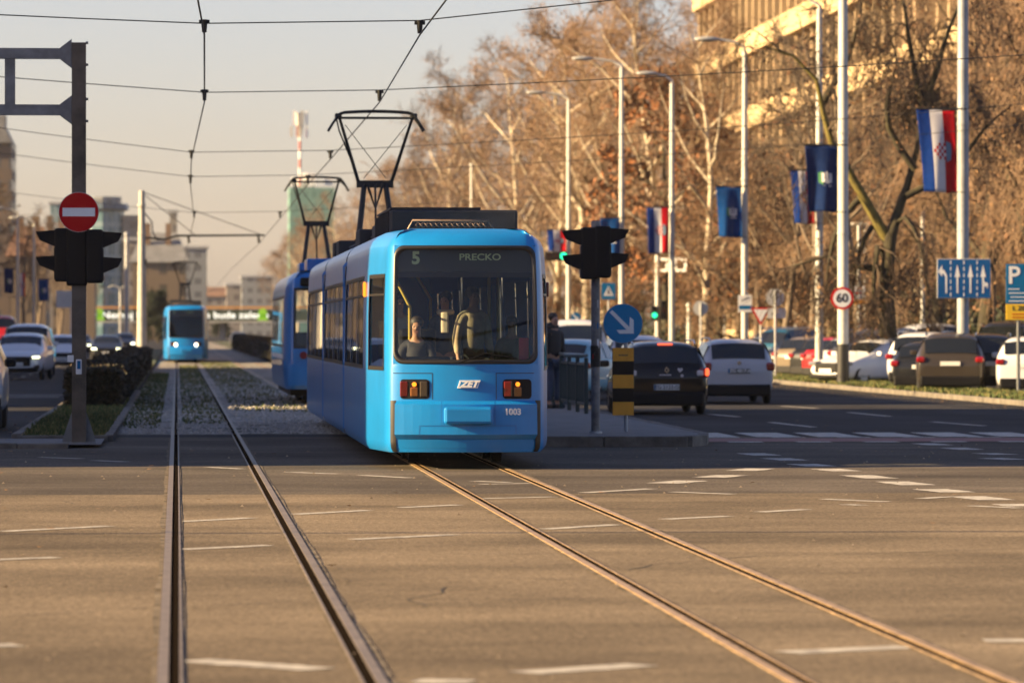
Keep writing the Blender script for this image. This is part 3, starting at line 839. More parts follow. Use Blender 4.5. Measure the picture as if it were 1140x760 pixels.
# older tram running behind the near one: box body with tall round-cornered windows
def old_tram(label, X, Y):
    t = thing('tram', label, 'tram', (X, Y, 0))
    plan = [(-1.12, 14.0), (-1.12, 9), (-1.12, 4), (-1.12, .9), (-1.10, .55), (-.98, .15), (-.9, .06)] + [(-.9 + 1.8 * i / 10, .06 * (abs(-.9 + .18 * i) / .9) ** 2) for i in range(1, 10)]
    plan = plan + [(-x, y) for x, y in reversed(plan[:7])]
    lv = [(.38, .06), (.46, .02), (.9, 0), (1.35, 0), (2.4, .02), (2.66, .05), (2.86, .12), (2.98, .25), (3.04, .42)]
    sh = Shell(plan, lv, lambda z: .0 if z < 1 else (z - 1) * .08); tot = sh.u[-1]
    uL, uR = sh.u[6], sh.u[-7]
    fw = [(uL + .03, uL + .50), (uL + .58, uR - .58), (uR - .50, uR - .03)]
    sw = [(0.4 + i * 1.62, .4 + i * 1.62 + 1.45) for i in range(8)]
    holes = [(a, b, 1.32, 2.62) for a, b in fw] + [(a, b, 1.35, 2.45) for a, b in sw] + [(tot - b, tot - a, 1.35, 2.45) for a, b in sw]
    mb = MB(); sh.wall(mb, holes); top = [sh.at(u, 3.04) for u in sh.u]; mb.add(top, [tuple(range(len(top)))]); mb.build('body', M_tramdk2, t)
    for h in holes:
        a, b, z0, z1 = h; wo = MB()
        for (p, q, r, s_) in ((a - .03, b + .03, z0 - .03, z0 + .03), (a - .03, b + .03, z1 - .03, z1 + .03), (a - .03, a + .03, z0, z1), (b - .03, b + .03, z0, z1)): sh.patch(wo, p, q, r, s_, .006)
        win = wo.build('window', M_gask, t); gl = MB(); sh.patch(gl, a, b, z0, z1, -.01); gl.build('glass', M_glassS, win)
    m = MB(); sh.patch(m, sh.u[5], tot - sh.u[5], .46, .92, .05); sh.patch(m, sh.u[5], tot - sh.u[5], .90, .95, .03); m.build('bumper', M_tramdk2, t)
    for sx in (-1, 1):
        m = MB(); m.disc(sx * .68, 1.14, .085, -.02, .08, 20); m.build('tail_lamp', M_redlens, t)
    m = MB(); m.rbox((0, .1, 2.78), (1.5, .2, .2), .04); m.build('destination_box', M_black, t)
    m = MB(); m.box((0, 7.2, .38), (1.9, 13, .3)); m.build('underframe', M_black, t)
    for yy in (2.5, 4.3, 9.8, 11.6):
        for sx in (-1, 1):
            wh = MB(); wh.prism([(.33 * math.cos(a * PI / 10), .33 * math.sin(a * PI / 10)) for a in range(20)], sx * .53 - .06, sx * .53 + .06, 0, yy, .36, axis='x'); wh.build('wheel', M_dark, t)
    m = MB(); sh.patch(m, .2, sh.u[3], 1.05, 1.16, .004); m.build('side_stripe', M_white, t)
    m = MB(); m.box((0, 7.2, .6), (2.0, 13.4, .05)); m.build('interior_floor', M_intd, t)
    for yy in (3.0, 10.0):
        m = MB(); m.rbox((0, yy, 3.18), (1.1, 2.2, .3), .04); m.build('roof_box', M_tramdk2, t)
    p = pantograph(t, 14.4 - 1.2, 3.3, 5.55, .80, .55)
    m = MB()
    for i in range(3):
        m.rbox((-.5, 2.8 + i * 3.2, 1.0), (.45, .42, .08), .03); m.rbox((-.5, 3.0 + i * 3.2, 1.35), (.45, .07, .6), .03)
    m.build('seat_bench', M_intd, t)
    return t
M_tramdk2 = mat('older_tram_blue', (0.005, 0.145, 0.44), 0.35, 0, 0.1, 1.5, coat=0.5)
old_tram('older darker blue tram following close behind the near tram', 3.5, 108.5)
# ------------------------------------------------------------------ cars
M_cglass = mat('car_glass', (0.010, 0.012, 0.013), 0.04, spec=0.8)
M_plate = mat('plate_white', (0.6, 0.6, 0.58), 0.5)
M_rim = mat('alloy_rim', (0.30, 0.30, 0.31), 0.35, 0.7)
M_tail = mat('tail_lens', (0.20, 0.005, 0.007), 0.2, coat=0.8)
M_tailon = mat('tail_lamp_on', (1.0, 0.10, 0.03), 0.3, emit=0.7)
M_tailwhite = mat('tail_lens_white', (0.6, 0.55, 0.55), 0.2, coat=0.8)
M_hlens = mat('headlamp_lens', (0.25, 0.26, 0.27), 0.1, 0.4, coat=1.0)
M_chrome = mat('chrome', (0.6, 0.6, 0.6), 0.15, 0.9)
M_plateink = mat('plate_ink', (0.03, 0.03, 0.035), 0.5)
def paint(name, col): return mat('car_paint_' + name, col, 0.4, 0.0, 0.0, coat=0.7, spec=.1)
PROF = {
 'hatch': [(0, .48), (.008, .60), (.02, .67), (.115, .925), (.2, .985), (.36, 1.0), (.5, .97), (.56, .92), (.73, .655), (.84, .60), (.95, .50), (.985, .42), (1, .34)],
 'wagon': [(0, .48), (.008, .60), (.02, .66), (.085, .935), (.16, .98), (.36, 1.0), (.5, .975), (.56, .93), (.72, .65), (.84, .60), (.95, .50), (.985, .42), (1, .34)],
 'suv':   [(0, .46), (.008, .56), (.02, .64), (.09, .925), (.16, .98), (.36, 1.0), (.5, .98), (.55, .93), (.70, .66), (.84, .62), (.95, .53), (.985, .45), (1, .34)],
 'sedan': [(0, .50), (.008, .60), (.02, .67), (.13, .70), (.26, .94), (.38, 1.0), (.5, .98), (.56, .92), (.72, .67), (.84, .62), (.95, .51), (.985, .43), (1, .34)],
 'van':   [(0, .40), (.006, .5), (.012, .58), (.03, .93), (.1, .985), (.36, 1.0), (.6, .99), (.68, .95), (.80, .60), (.88, .54), (.95, .46), (.985, .38), (1, .30)],
}
def make_car(label, cat, colour, X, Y, heading, kind='hatch', L=4.3, W=1.8, H=1.5, plate=None, tail_on=False, head=0.0, rails=False, group=None, name='parked_car', emblem=None, sticker=False, thirdlamp=False, lod=2, tailcol=None, darkplate=False):
    t = thing(name, label, cat, (X, Y, 0), -R(heading), group)
    w = W / 2; prof = PROF[kind]; sedan = kind == 'sedan'
    belt0 = .615 if kind != 'van' else .56
    zb = 0.20 if kind not in ('suv', 'van') else 0.24
    ST = []
    for (q, zt) in prof:
        y = (q - .5) * L
        wf = .90 + .10 * min(1, q / .10) if q < .1 else (1.0 if q < .8 else 1.0 - .20 * ((q - .8) / .2) ** 1.7)
        ww = w * wf
        belt = (belt0 + .05 * (1 - q)) * H
        z = zt * H; gh = z > belt + .06
        zlo = zb + (.08 if q < .02 or q > .98 else 0)
        b_ = min(belt, z - .03)
        if gh:
            k = (z - belt) / (H - belt); re = .985 - .22 * k
            if kind in ('van',): re = .985 - .13 * k
            pts = [(0, zlo), (.80 * ww, zlo), (.96 * ww, zlo + .10), (ww, zlo + .38 * (belt - zlo)), (.985 * ww, belt * .9), (.955 * ww, belt), (re * ww * .955, belt + (z - belt) * .90), (.42 * ww, z - .008), (0, z)]
        else:
            pts = [(0, zlo), (.80 * ww, zlo), (.95 * ww, zlo + .06), (ww * .995, zlo + .40 * (b_ - zlo)), (.98 * ww, zlo + .8 * (b_ - zlo)), (.93 * ww, b_), (.82 * ww, z - .012), (.42 * ww, z), (0, z + .005)]
        ST.append((y, pts, gh, belt))
    mb = MB(); n = 9
    vs = []
    for (y, pts, _, _) in ST:
        ringp = [(x, y, z) for x, z in pts] + [(-x, y, z) for x, z in reversed(pts[1:-1])]
        vs += ringp
    m = 2 * n - 2; fs = []
    for i in range(len(ST) - 1):
        for j in range(m): fs.append((i * m + j, (i + 1) * m + j, (i + 1) * m + (j + 1) % m, i * m + (j + 1) % m))
    # flat closing strips at both ends
    for i, fl in ((0, False), (len(ST) - 1, True)):
        for j in range(n - 1):
            a, b = i * m + j, i * m + j + 1
            c, d = i * m + (m - j - 1) % m if j + 1 < n - 1 else i * m + n - 1, i * m + (m - j) % m
            f = (a, b, c, d) if j > 0 and j + 1 < n - 1 else ((a, b, c) if j == 0 else (a, b, d))
            fs.append(f if not fl else tuple(reversed(f)))
    mb.add(vs, fs, 0, True)
    mb.build('body', [colour], t, sub=2 if lod > 1 else 1)
    P = lambda i, j, s=1: Vector((ST[i][1][j][0] * s, ST[i][0], ST[i][1][j][1]))
    def quad(mb, a, b, c, d, off, ins=.06, nx=5):
        # bilinear patch a-b / d-c, inset and pushed out
        nrm = (b - a).cross(d - a).normalized(); vs = []
        for jj in range(3):
            for ii in range(nx):
                u = ins + (1 - 2 * ins) * ii / (nx - 1); v = ins + (1 - 2 * ins) * jj / 2
                vs.append(a.lerp(b, u).lerp(d.lerp(c, u), v) + nrm * off)
        mb.add(vs, [(jj * nx + ii, jj * nx + ii + 1, (jj + 1) * nx + ii + 1, (jj + 1) * nx + ii) for jj in range(2) for ii in range(nx - 1)], 0, True)
    # rear window and windscreen: follow the roof section
    def crossglass(name, i, j, lo, hi, off):
        g = MB(); rows = 4; vs = []
        cols = [(6, -1), (7, -1), (8, 1), (7, 1), (6, 1)]
        a0, a1 = ST[i], ST[j]
        nrm_y = -1 if i < j and name == 'rear_window' else 1
        for r in range(rows):
            f = lo + (hi - lo) * r / (rows - 1)
            for (k, s) in cols:
                p = P(i, k, s).lerp(P(j, k, s), f)
                if k == 6: p.x *= .95
                d = (P(j, k, s) - P(i, k, s)); d.x = 0
                nn = Vector((0, -d.z, d.y)) if name == 'rear_window' else Vector((0, d.z, -d.y))
                nn.normalize()
                if nn.z < 0: nn = -nn
                vs.append(p + nn * off)
        c = len(cols)
        fs = [(r * c + q, r * c + q + 1, (r + 1) * c + q + 1, (r + 1) * c + q) for r in range(rows - 1) for q in range(c - 1)]
        g.add(vs, fs, 0, True)
        return g.build(name, M_cglass, t, weld=True)
    if sedan: crossglass('rear_window', 3, 4, .10, .95, .012)
    else: crossglass('rear_window', 2, 3, .10, .93, .014 if kind != 'van' else .02)
    crossglass('windscreen', 8, 7, .08, .95, .012)
    roof0 = 4 if sedan else 3
    segs = [(roof0, 5, .0), (5, 7, .0)]
    for s in (-1, 1):
        for (i, j, _) in [(roof0, 5, 0), (5, 6, 0)]:
            g = MB()
            a, b, c, d = P(i, 5, s), P(j, 5, s), P(j, 6, s), P(i, 6, s)
            if s < 0: a, b, c, d = b, a, d, c
            quad(g, a, b, c, d, .012, .07)
            g.build('side_window', M_cglass, t)
        if kind in ('wagon', 'suv', 'hatch'):
            pass
    # lower black skirt / bumper insert, plates, lamps
    yr = -L / 2
    m2 = MB(); m2.rbox((0, yr + .10, zb + .12), (W * .86, .24, .28), .05); m2.build('rear_bumper_trim', M_black, t)
    m2 = MB(); m2.rbox((0, -yr - .13, zb + .12), (W * .80, .26, .16), .05); m2.build('front_bumper_trim', M_black, t)
    m2 = MB(); m2.rbox((0, -yr - .10, H * .385), (W * .54, .24, H * .21), .05); m2.build('grille', M_black, t)
    for s in (-1, 1):
        m2 = MB(); m2.rbox((s * W * .36, -yr - .14, H * .27), (.26, .24, .16), .05); m2.build('air_intake', M_black, t)
    zp = H * (.36 if plate == 'low' or (plate and emblem == 'diamond') else .50)
    pz = H * .37 if emblem == 'diamond' else H * .50
    py_ = yr - .012 if pz > .45 * H else yr - .012
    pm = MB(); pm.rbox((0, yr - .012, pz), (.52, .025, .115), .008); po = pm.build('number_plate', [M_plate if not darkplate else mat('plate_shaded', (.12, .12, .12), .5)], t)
    if plate and plate != 'low':
        text('lettering', plate, .105, M_plateink if not darkplate else M_plate, po, (0.02, yr - .028, pz), bold=.002)
        bl = MB(); bl.box((-.24, yr - .026, pz), (.035, .004, .1)); bl.build('country_band', M_signblue, po)
    pf = MB(); pf.rbox((0, L / 2 + .035, H * .33), (.52, .03, .115), .008); pf.build('number_plate', M_plate, t)
    tz = H * .565
    for s in (-1, 1):
        l = MB()
        if kind == 'van': l.rbox((s * W * .455, yr + .10, H * .55), (.10, .22, .34), .03)
        elif kind == 'wagon': l.rbox((s * W * .425, yr + .12, tz), (.20, .26, .20), .05)
        else: l.rbox((s * W * .415, yr + .10, tz), (.24, .24, .16), .05)
        lo = l.build('tail_light', tailcol or M_tail, t)
        if tail_on:
            l = MB(); l.rbox((s * W * .455, yr - .008, tz + .01), (.075, .08, .15), .03); l.build('lit_lamp', M_tailon, lo)
            l = MB(); l.rbox((s * W * .375, yr - .025, tz - .01), (.13, .05, .11), .03); l.build('reversing_lens', M_tailwhite, lo)
        l = MB(); hz = H * .475
        l.rbox((s * W * .36, L / 2 - .20, hz), (.34, .34, .13), .05); lo = l.build('headlight', M_hlens, t)
        if head:
            l = MB(); l.rbox((s * W * .37, L / 2 - .03, hz), (.26, .05, .07), .02); l.build('lit_lamp', mat('headlamp_on_%.1f' % head, (1.0, 1.0, .62), .3, emit=head), lo)
        mr = MB(); mr.rbox((s * (w + .09), L * .17, belt0 * H + .09), (.2, .12, .14), .04); mr.build('mirror', M_black if 'black mirror' in label else colour, t)
    if thirdlamp:
        l = MB(); l.rbox((0, yr + L * .085 - .02, H * .945), (.30, .06, .03), .01); l.build('brake_lamp', M_tailon, t)
    if rails:
        for s in (-1, 1):
            l = MB(); zr = H * .985
            l.tube([(s * w * .70, -L * .36, zr - .06), (s * w * .71, -L * .32, zr + .015), (s * w * .71, L * .02, zr + .02), (s * w * .70, L * .06, zr - .05)], .018, 6); l.build('roof_rail', M_chrome, t)
    if emblem:
        l = MB()
        if emblem == 'diamond':
            l.prism([(0, .07), (.05, 0), (0, -.07), (-.05, 0)], -.004, .02, 0, 0, H * .60); l.prism([(0, .04), (.022, 0), (0, -.04), (-.022, 0)], -.006, .02, 1, 0, H * .60)
        else:
            l.disc(0, H * .625, .045, -.004, .02, 18)
        l.build('badge', [M_chrome, M_black], t, loc=(0, yr - .012, 0))
    if sticker:
        l = MB()
        heart = [(0, -.05), (.05, .0), (.052, .03), (.03, .045), (0, .025), (-.03, .045), (-.052, .03), (-.05, 0)]
        l.prism(heart, yr - .02, yr + .01, 0, .27, H * .60); l.disc(.31, H * .525, .03, yr - .022, yr, 14)
        l.box((-.03, yr - .015, H * .535), (.24, .01, .018))
        l.build('sticker', M_tailwhite, t)
    for yy in (-L * .30, L * .315):
        for s in (-1, 1):
            wh = thing_part('wheel', t, (s * (w - .12), yy, .32))
            m3 = MB(); m3.torus((0, 0, 0), .25, .085, 'x', 22, 8); m3.build('tyre', M_rubber, wh)
            m3 = MB()
            m3.prism([(.2 * math.cos(a * PI / 9), .2 * math.sin(a * PI / 9)) for a in range(18)], s * .03 - .02, s * .03 + .02, 1, 0, 0, axis='x')
            for a in range(5):
                q = a * 2 * PI / 5; m3.box((s * .06, .10 * math.cos(q), .10 * math.sin(q)), (.02, .2 * abs(math.cos(q)) + .05, .2 * abs(math.sin(q)) + .05))
            m3.build('rim', [M_rim, M_dark], wh)
            m3 = MB(); m3.disc(0, 0, .37, 0, .10, 20)
    return t

C_black = paint('black', (0.004, 0.004, 0.005)); C_silver = paint('silver', (0.36, 0.37, 0.40)); C_white = paint('white', (0.60, 0.61, 0.63))
C_grey = paint('grey', (0.05, 0.05, 0.054)); C_bronze = paint('bronze', (0.15, 0.12, 0.085)); C_blue = paint('teal_blue', (0.012, 0.07, 0.13))
C_red = paint('red', (0.32, 0.012, 0.016)); C_pale = paint('pale_blue', (0.22, 0.42, 0.50)); C_brown = paint('brown', (0.035, 0.029, 0.023)); C_dk = paint('charcoal', (0.012, 0.013, 0.015))

# moving along the right-hand carriageway
make_car('black estate car with glowing right tail light behind the striped panel', 'car', C_black, 9.83, 99.4, 0, 'wagon', 4.5, 1.8, 1.50, 'ZG 2123-GF', True, rails=True, name='car', emblem='diamond', sticker=True, thirdlamp=True)
make_car('silver estate car driving beside the black one with dark rear window', 'car', C_silver, 12.95, 113.5, 0, 'wagon', 4.3, 1.72, 1.52, 'ZG 4817-A', rails=True, name='car', emblem='round', darkplate=True)
make_car('white sport utility car whose roof shows above the black estate car', 'car', C_white, 12.35, 131, 0, 'suv', 4.4, 1.85, 1.58, name='car', lod=1)
make_car('pale blue hatchback just left of the striped panel, turned slightly aside', 'car', C_pale, 9.9, 118.5, 22, 'hatch', 4.0, 1.7, 1.5, name='car')
make_car('dark car seen through the railing beside the standing man', 'car', C_dk, 9.3, 128, 0, 'suv', 4.3, 1.8, 1.48, name='car', lod=1)
make_car('white delivery van waiting behind the traffic signal pole', 'van', C_white, 12.5, 153, 0, 'van', 5.2, 1.95, 2.05, name='van', lod=1, thirdlamp=True)
# oncoming on the left carriageway
make_car('white car with black mirror cut off by the left edge of the photo', 'car', C_white, -3.86, 84.0, 180, 'suv', 4.5, 1.86, 1.72, name='car')
make_car('white sport utility car with wide black grille and lit slit headlight', 'car', C_white, -5.35, 169, 184, 'suv', 4.6, 1.88, 1.62, head=1.0, name='car')
make_car('tall white people carrier following behind the white car with the black grille', 'van', C_white, -5.6, 184, 181, 'van', 4.9, 1.95, 1.95, head=1.0, name='van')
make_car('small white car just left of the no entry signal post', 'car', C_white, -4.85, 207, 180, 'hatch', 4.0, 1.75, 1.52, name='car', lod=1)
make_car('dark car with both headlights lit beyond the clipped hedge', 'car', C_dk, -3.75, 262, 180, 'hatch', 4.2, 1.8, 1.45, head=2.2, name='car', lod=1)
make_car('distant dark car with lit headlights left of the dark one nearer', 'car', C_grey, -6.6, 330, 180, 'sedan', 4.4, 1.8, 1.45, head=2.2, name='car', lod=1)
make_car('faint oncoming car with bright headlights beside the concrete pole', 'car', C_grey, -3.9, 360, 180, 'hatch', 4.2, 1.8, 1.5, head=4.0, name='car', lod=1)
make_car('red delivery van high behind the white cars at the left edge', 'van', C_red, -9.6, 266, 180, 'van', 5.5, 2.0, 2.5, name='van', lod=1)
make_car('far car with bright headlights right of the distant tram', 'car', C_grey, 6.1, 480, 180, 'hatch', 4.2, 1.8, 1.5, head=5.0, name='car', lod=1)

# parked along the right: nose in, mostly seen from behind
G = 'cars parked nose-in along the right kerb'
def px_car(px, Y): return (at(px, 400, Y)).x
PK = [   # pixel column and distance of the middle of each tail
 ('white hatchback at the right edge behind the parking sign post', 'hatch', C_white, 1146, 124.5, 12, 4.2, 1.8, 1.55),
 ('black sport utility car right of the grey lamp post', 'suv', C_black, 1098, 127.5, 8, 4.5, 1.86, 1.62),
 ('dark brown sport utility car with white plate left of the grey lamp post', 'suv', C_brown, 1058, 126.5, 10, 4.4, 1.86, 1.64),
 ('black hatchback squeezed between the white sport utility car and the brown one', 'hatch', C_dk, 1026, 131, 18, 4.3, 1.8, 1.40),
 ('white sport utility car right of the big gnarled tree trunk', 'suv', C_white, 1019, 139, 20, 4.5, 1.86, 1.66),
 ('dark grey sport utility car behind the speed limit post', 'suv', C_grey, 944, 153, 50, 4.6, 1.88, 1.72),
 ('grey hatchback with red lights just left of the speed limit post', 'hatch', C_silver, 926, 156.5, 46, 4.3, 1.8, 1.5),
 ('bright red hatchback half hidden between two dark cars', 'hatch', C_red, 913, 160.5, 46, 4.1, 1.78, 1.5),
 ('black hatchback third from the speed limit post', 'hatch', C_dk, 899, 164, 46, 4.2, 1.78, 1.48),
 ('bronze hatchback catching the sun on its tail', 'hatch', C_bronze, 881, 168.5, 44, 4.3, 1.8, 1.5),
 ('dark saloon left of the bronze hatchback', 'sedan', C_dk, 866, 174, 44, 4.5, 1.8, 1.46),
 ('teal blue sport utility car at the left end of the parked row', 'suv', C_blue, 852, 181, 46, 4.7, 1.88, 1.80),
 ('black estate car beyond the teal one at the far end of the row', 'wagon', C_black, 838, 192, 46, 4.6, 1.8, 1.5),
]
for lab, k, c, px, Y, hd, L_, W_, H_ in PK:
    X = px_car(px, Y) + math.sin(R(hd)) * L_ / 2
    make_car(lab, 'car', c, X, Y + math.cos(R(hd)) * L_ / 2, hd, k, L_, W_, H_, plate='low', group=G, rails=k in ('suv', 'wagon'))
make_car('white hatchback parked nose outwards beside the tree trunk', 'car', C_white, px_car(972, 146.5), 146.5, 232, 'hatch', 4.1, 1.74, 1.46, group=G)
make_car('grey car in the second row above the white sport utility car', 'car', C_silver, px_car(1058, 163), 163, 75, 'hatch', 4.2, 1.78, 1.95, group='cars parked in the second row', lod=1)
make_car('dark car with one red tail light in the second row by the parking sign', 'car', C_dk, px_car(1128, 152), 152, 20, 'suv', 4.4, 1.85, 2.0, group='cars parked in the second row', lod=1)
# ------------------------------------------------------------------ people
M_skin = mat('skin', (0.33, 0.18, 0.12), 0.55); M_hair = mat('dark_hair', (0.02, 0.014, 0.01), 0.6)
def skin_mesh(name, verts, edges, radii, m, parent, root=0, sub=1):
    me = bpy.data.meshes.new(name); me.from_pydata(verts, edges, []); me.materials.append(m)
    o = bpy.data.objects.new(name, me); COL.objects.link(o)
    md = o.modifiers.new('skin', 'SKIN'); md.use_smooth_shade = True
    for i, r in enumerate(radii):
        sv = me.skin_vertices[0].data[i]; sv.radius = (r, r) if not hasattr(r, '__len__') else r
    me.skin_vertices[0].data[root].use_root = True
    md2 = o.modifiers.new('smooth', 'SUBSURF'); md2.levels = sub; md2.render_levels = sub
    dg = bpy.context.evaluated_depsgraph_get(); dg.update()
    nm = bpy.data.meshes.new_from_object(o.evaluated_get(dg)); bpy.data.objects.remove(o)
    nm.materials.clear(); nm.materials.append(m)
    o = bpy.data.objects.new(name, nm); COL.objects.link(o); o.parent = parent
    return o
def make_person(label, loc, rz, h=1.78, top=(0.02, 0.022, 0.025), legs=(0.03, 0.045, 0.08), pose='stand', hair=M_hair, scarf=None, group=None, hood=False):
    t = thing('person', label, 'person', loc, rz, group)
    k = h / 1.78
    sit = pose == 'sit'
    hipz = .93 if not sit else .50
    J = {}
    V = []; E = []; Rr = []
    def v(p, r, link=None):
        V.append(tuple(c * k for c in p)); Rr.append(tuple(a * k for a in r) if hasattr(r, '__len__') else r * k)
        if link is not None: E.append((link, len(V) - 1))
        return len(V) - 1
    z = hipz
    pel = v((0, 0, z), (.15, .11)); sp = v((0, -.01, z + .22), (.135, .10), pel); ch = v((0, 0, z + .42), (.16, .11), sp); nb = v((0, .01, z + .555), (.07, .065), ch)
    nk = v((0, -.01, z + .62), .052, nb); jaw = v((0, -.035, z + .68), (.06, .068), nk); hd = v((0, -.02, z + .76), (.078, .092), jaw); cr = v((0, -.01, z + .83), (.06, .07), hd)
    nose = v((0, -.125, z + .725), .012, hd)
    arms = {}
    for s in (-1, 1):
        sh_ = v((s * .17, 0, z + .50), .062, nb)
        if pose == 'phone' and s > 0: el = v((s * .24, -.08, z + .24), .045, sh_); wr = v((s * .12, -.30, z + .34), .032, el); hdv = Vector((-.3 * s, -.7, .5)).normalized()
        elif sit: el = v((s * .23, -.08, z + .24), .045, sh_); wr = v((s * .15, -.32, z + .20), .032, el); hdv = Vector((0, -1, .1))
        else: el = v((s * .23, .02, z + .22), .045, sh_); wr = v((s * .24, -.06, z - .02), .032, el); hdv = Vector((0, -.2, -1)).normalized()
        arms[s] = (sh_, el, wr)
        w0 = Vector(V[wr]) / k; pm = v(tuple(w0 + hdv * .06), (.036, .018), wr)
        side = hdv.cross(Vector((s, 0, 0))).normalized() if abs(hdv.x) < .5 else Vector((0, 0, 1))
        for fi, (o_, ln) in enumerate(((-.028, .065), (-.01, .078), (.01, .074), (.028, .058))):
            a = v(tuple(w0 + hdv * .095 + side * o_), .0095, pm); v(tuple(w0 + hdv * (.095 + ln * .55) + side * o_ + Vector((-s * .012, 0, 0))), .009, a)
        a = v(tuple(w0 + hdv * .045 + side * -.045), .011, pm); v(tuple(w0 + hdv * .075 + side * -.06), .009, a)
    legj = {}
    for s in (-1, 1):
        hp = v((s * .09, 0, z - .06), .085, pel)
        if sit: kn = v((s * .12, -.42, z + .02), .06, hp); an = v((s * .12, -.44, .09), .042, kn)
        else: kn = v((s * .10, -.02, .50), .058, hp); an = v((s * .105, .02, .09), .042, kn)
        a0 = Vector(V[an]) / k
        ft = v((a0.x * 1.05, a0.y - .15, .035), .035, an); legj[s] = (hp, kn, an)
    body = skin_mesh('body', V, E, Rr, M_skin, t, pel)
    g = lambda i: Vector(V[i])
    # jacket, trousers, hair, shoes as clothing shells
    jv = [g(pel) + Vector((0, 0, -.02)), g(sp), g(ch), g(nb) + Vector((0, 0, -.02))]; je = [(0, 1), (1, 2), (2, 3)]; jr = [(.175 * k, .135 * k), (.165 * k, .13 * k), (.185 * k, .135 * k), (.10 * k, .085 * k)]
    for s in (-1, 1):
        a, b, c = arms[s]; i = len(jv); jv += [g(a), g(b), g(b).lerp(g(c), .9)]; je += [(3, i), (i, i + 1), (i + 1, i + 2)]; jr += [.08 * k, .064 * k, .05 * k]
    mj = mat('jacket_%02d%02d%02d' % tuple(int(c * 99) for c in top), top, .8, 0, .2, 8)
    skin_mesh('jacket', jv, je, jr, mj, t, 0)
    lv_ = [g(pel)]; le = []; lr = [(.16 * k, .125 * k)]
    for s in (-1, 1):
        a, b, c = legj[s]; i = len(lv_); lv_ += [g(a), g(b), g(c) + Vector((0, 0, .03))]; le += [(0, i), (i, i + 1), (i + 1, i + 2)]; lr += [.098 * k, .073 * k, .06 * k]
    ml = mat('trousers_%02d%02d%02d' % tuple(int(c * 99) for c in legs), legs, .85, 0, .2, 8)
    skin_mesh('trousers', lv_, le, lr, ml, t, 0)
    m = MB(); hc = g(hd)
    m.ball((hc.x, hc.y + .040 * k, hc.z + .050 * k), .094 * k, 14, 9, 0, (.95, 1.0, .92)); m.build('hair', hair, t)
    m = MB()
    for s in (-1, 1):
        m.ball((s * .030 * k, hc.y - .080 * k, hc.z - .005 * k), .009 * k, 8, 6)
    m.build('eyes', M_black, t)
    m = MB(); m.box((0, hc.y - .088 * k, hc.z - .075 * k), (.045 * k, .012, .01 * k)); m.build('mouth', mat('lips', (.25, .08, .07), .5), t)
    for s in (-1, 1):
        m = MB(); f = g(legj[s][2]); m.rbox((f.x, f.y - .07, .045), (.095 * k, .27 * k, .09), .03); m.build('shoe', M_dark, t)
    if scarf:
        m = MB(); c = g(nk); m.torus((c.x, c.y, c.z - .01), .085 * k, .038 * k, 'z', 18, 8); m.rbox((c.x + .03, c.y - .13, c.z - .14), (.10, .035, .26), .015); m.build('scarf', scarf, t)
    if hood:
        m = MB(); c = g(nk); m.ball((c.x, c.y + .06 * k, c.z - .0), .13 * k, 14, 8, 0, (1.15, 1, .7)); m.build('hood', mj, t)
    return t
M_scarf = mat('pale_scarf', (.62, .52, .40), .8, 0, .15, 20)
make_person('man in dark hooded jacket and blue jeans standing beside the railing', (7.47, 96.2, .15), R(35), 1.86, (0.016, 0.017, 0.02), (0.035, 0.06, 0.11), hood=True)
TX, TY = 3.51, 59.2
make_person('tram driver in dark uniform seated low behind the windscreen', (TX - .52, TY + 1.38, .52), R(-6), 1.74, (.012, .014, .024), (.015, .015, .02), pose='sit')
make_person('standing passenger in navy coat with pale scarf in mid tram', (TX - .12, TY + 2.05, .46), R(-20), 1.70, (.035, .045, .07), (.03, .03, .04), scarf=M_scarf)
make_person('standing passenger in a tan coat inside the tram', (TX + .22, TY + 1.98, .46), R(25), 1.76, (.46, .36, .24), (.025, .03, .045))
make_person('passenger in patterned grey jacket near the left cab window', (TX - .72, TY + 1.95, .46), R(10), 1.68, (.36, .37, .35), (.03, .03, .04))
make_person('passenger in green jacket at the right side of the tram', (TX + .72, TY + 2.1, .30), R(-8), 1.55, (.07, .09, .05), (.03, .03, .04))
p = gp(821, 434); make_person('pedestrian in black coat walking beyond the silver estate car', (25.2, 214, 0), R(80), 1.75, (.02, .02, .022), (.02, .02, .025))
make_person('pedestrian in a dark red coat near the distant tram', (-1.9, 262, 0), R(0), 1.75, (.16, .03, .035), (.02, .02, .03))
make_person('pedestrian in a pinkish jacket behind the second row of parked cars', (27.6, 165, 0), R(30), 1.9, (.42, .22, .16), (.03, .03, .04))
make_person('pedestrian in black walking on the far path under the trees', (25.6, 206, 0), R(-60), 1.75, (.015, .015, .018), (.02, .02, .025))
# ------------------------------------------------------------------ street furniture
def px_m(Y): return F / Y
def arrow(x0, z0, x1, z1, wd, hl, hw):
    d = Vector((x1 - x0, z1 - z0)); L_ = d.length; d /= L_; n = Vector((-d.y, d.x)); a = Vector((x0, z0)); b = Vector((x1, z1)); c = b - d * hl
    return [tuple(a - n * wd / 2), tuple(c - n * wd / 2), tuple(c - n * hw / 2), tuple(b), tuple(c + n * hw / 2), tuple(c + n * wd / 2), tuple(a + n * wd / 2)]

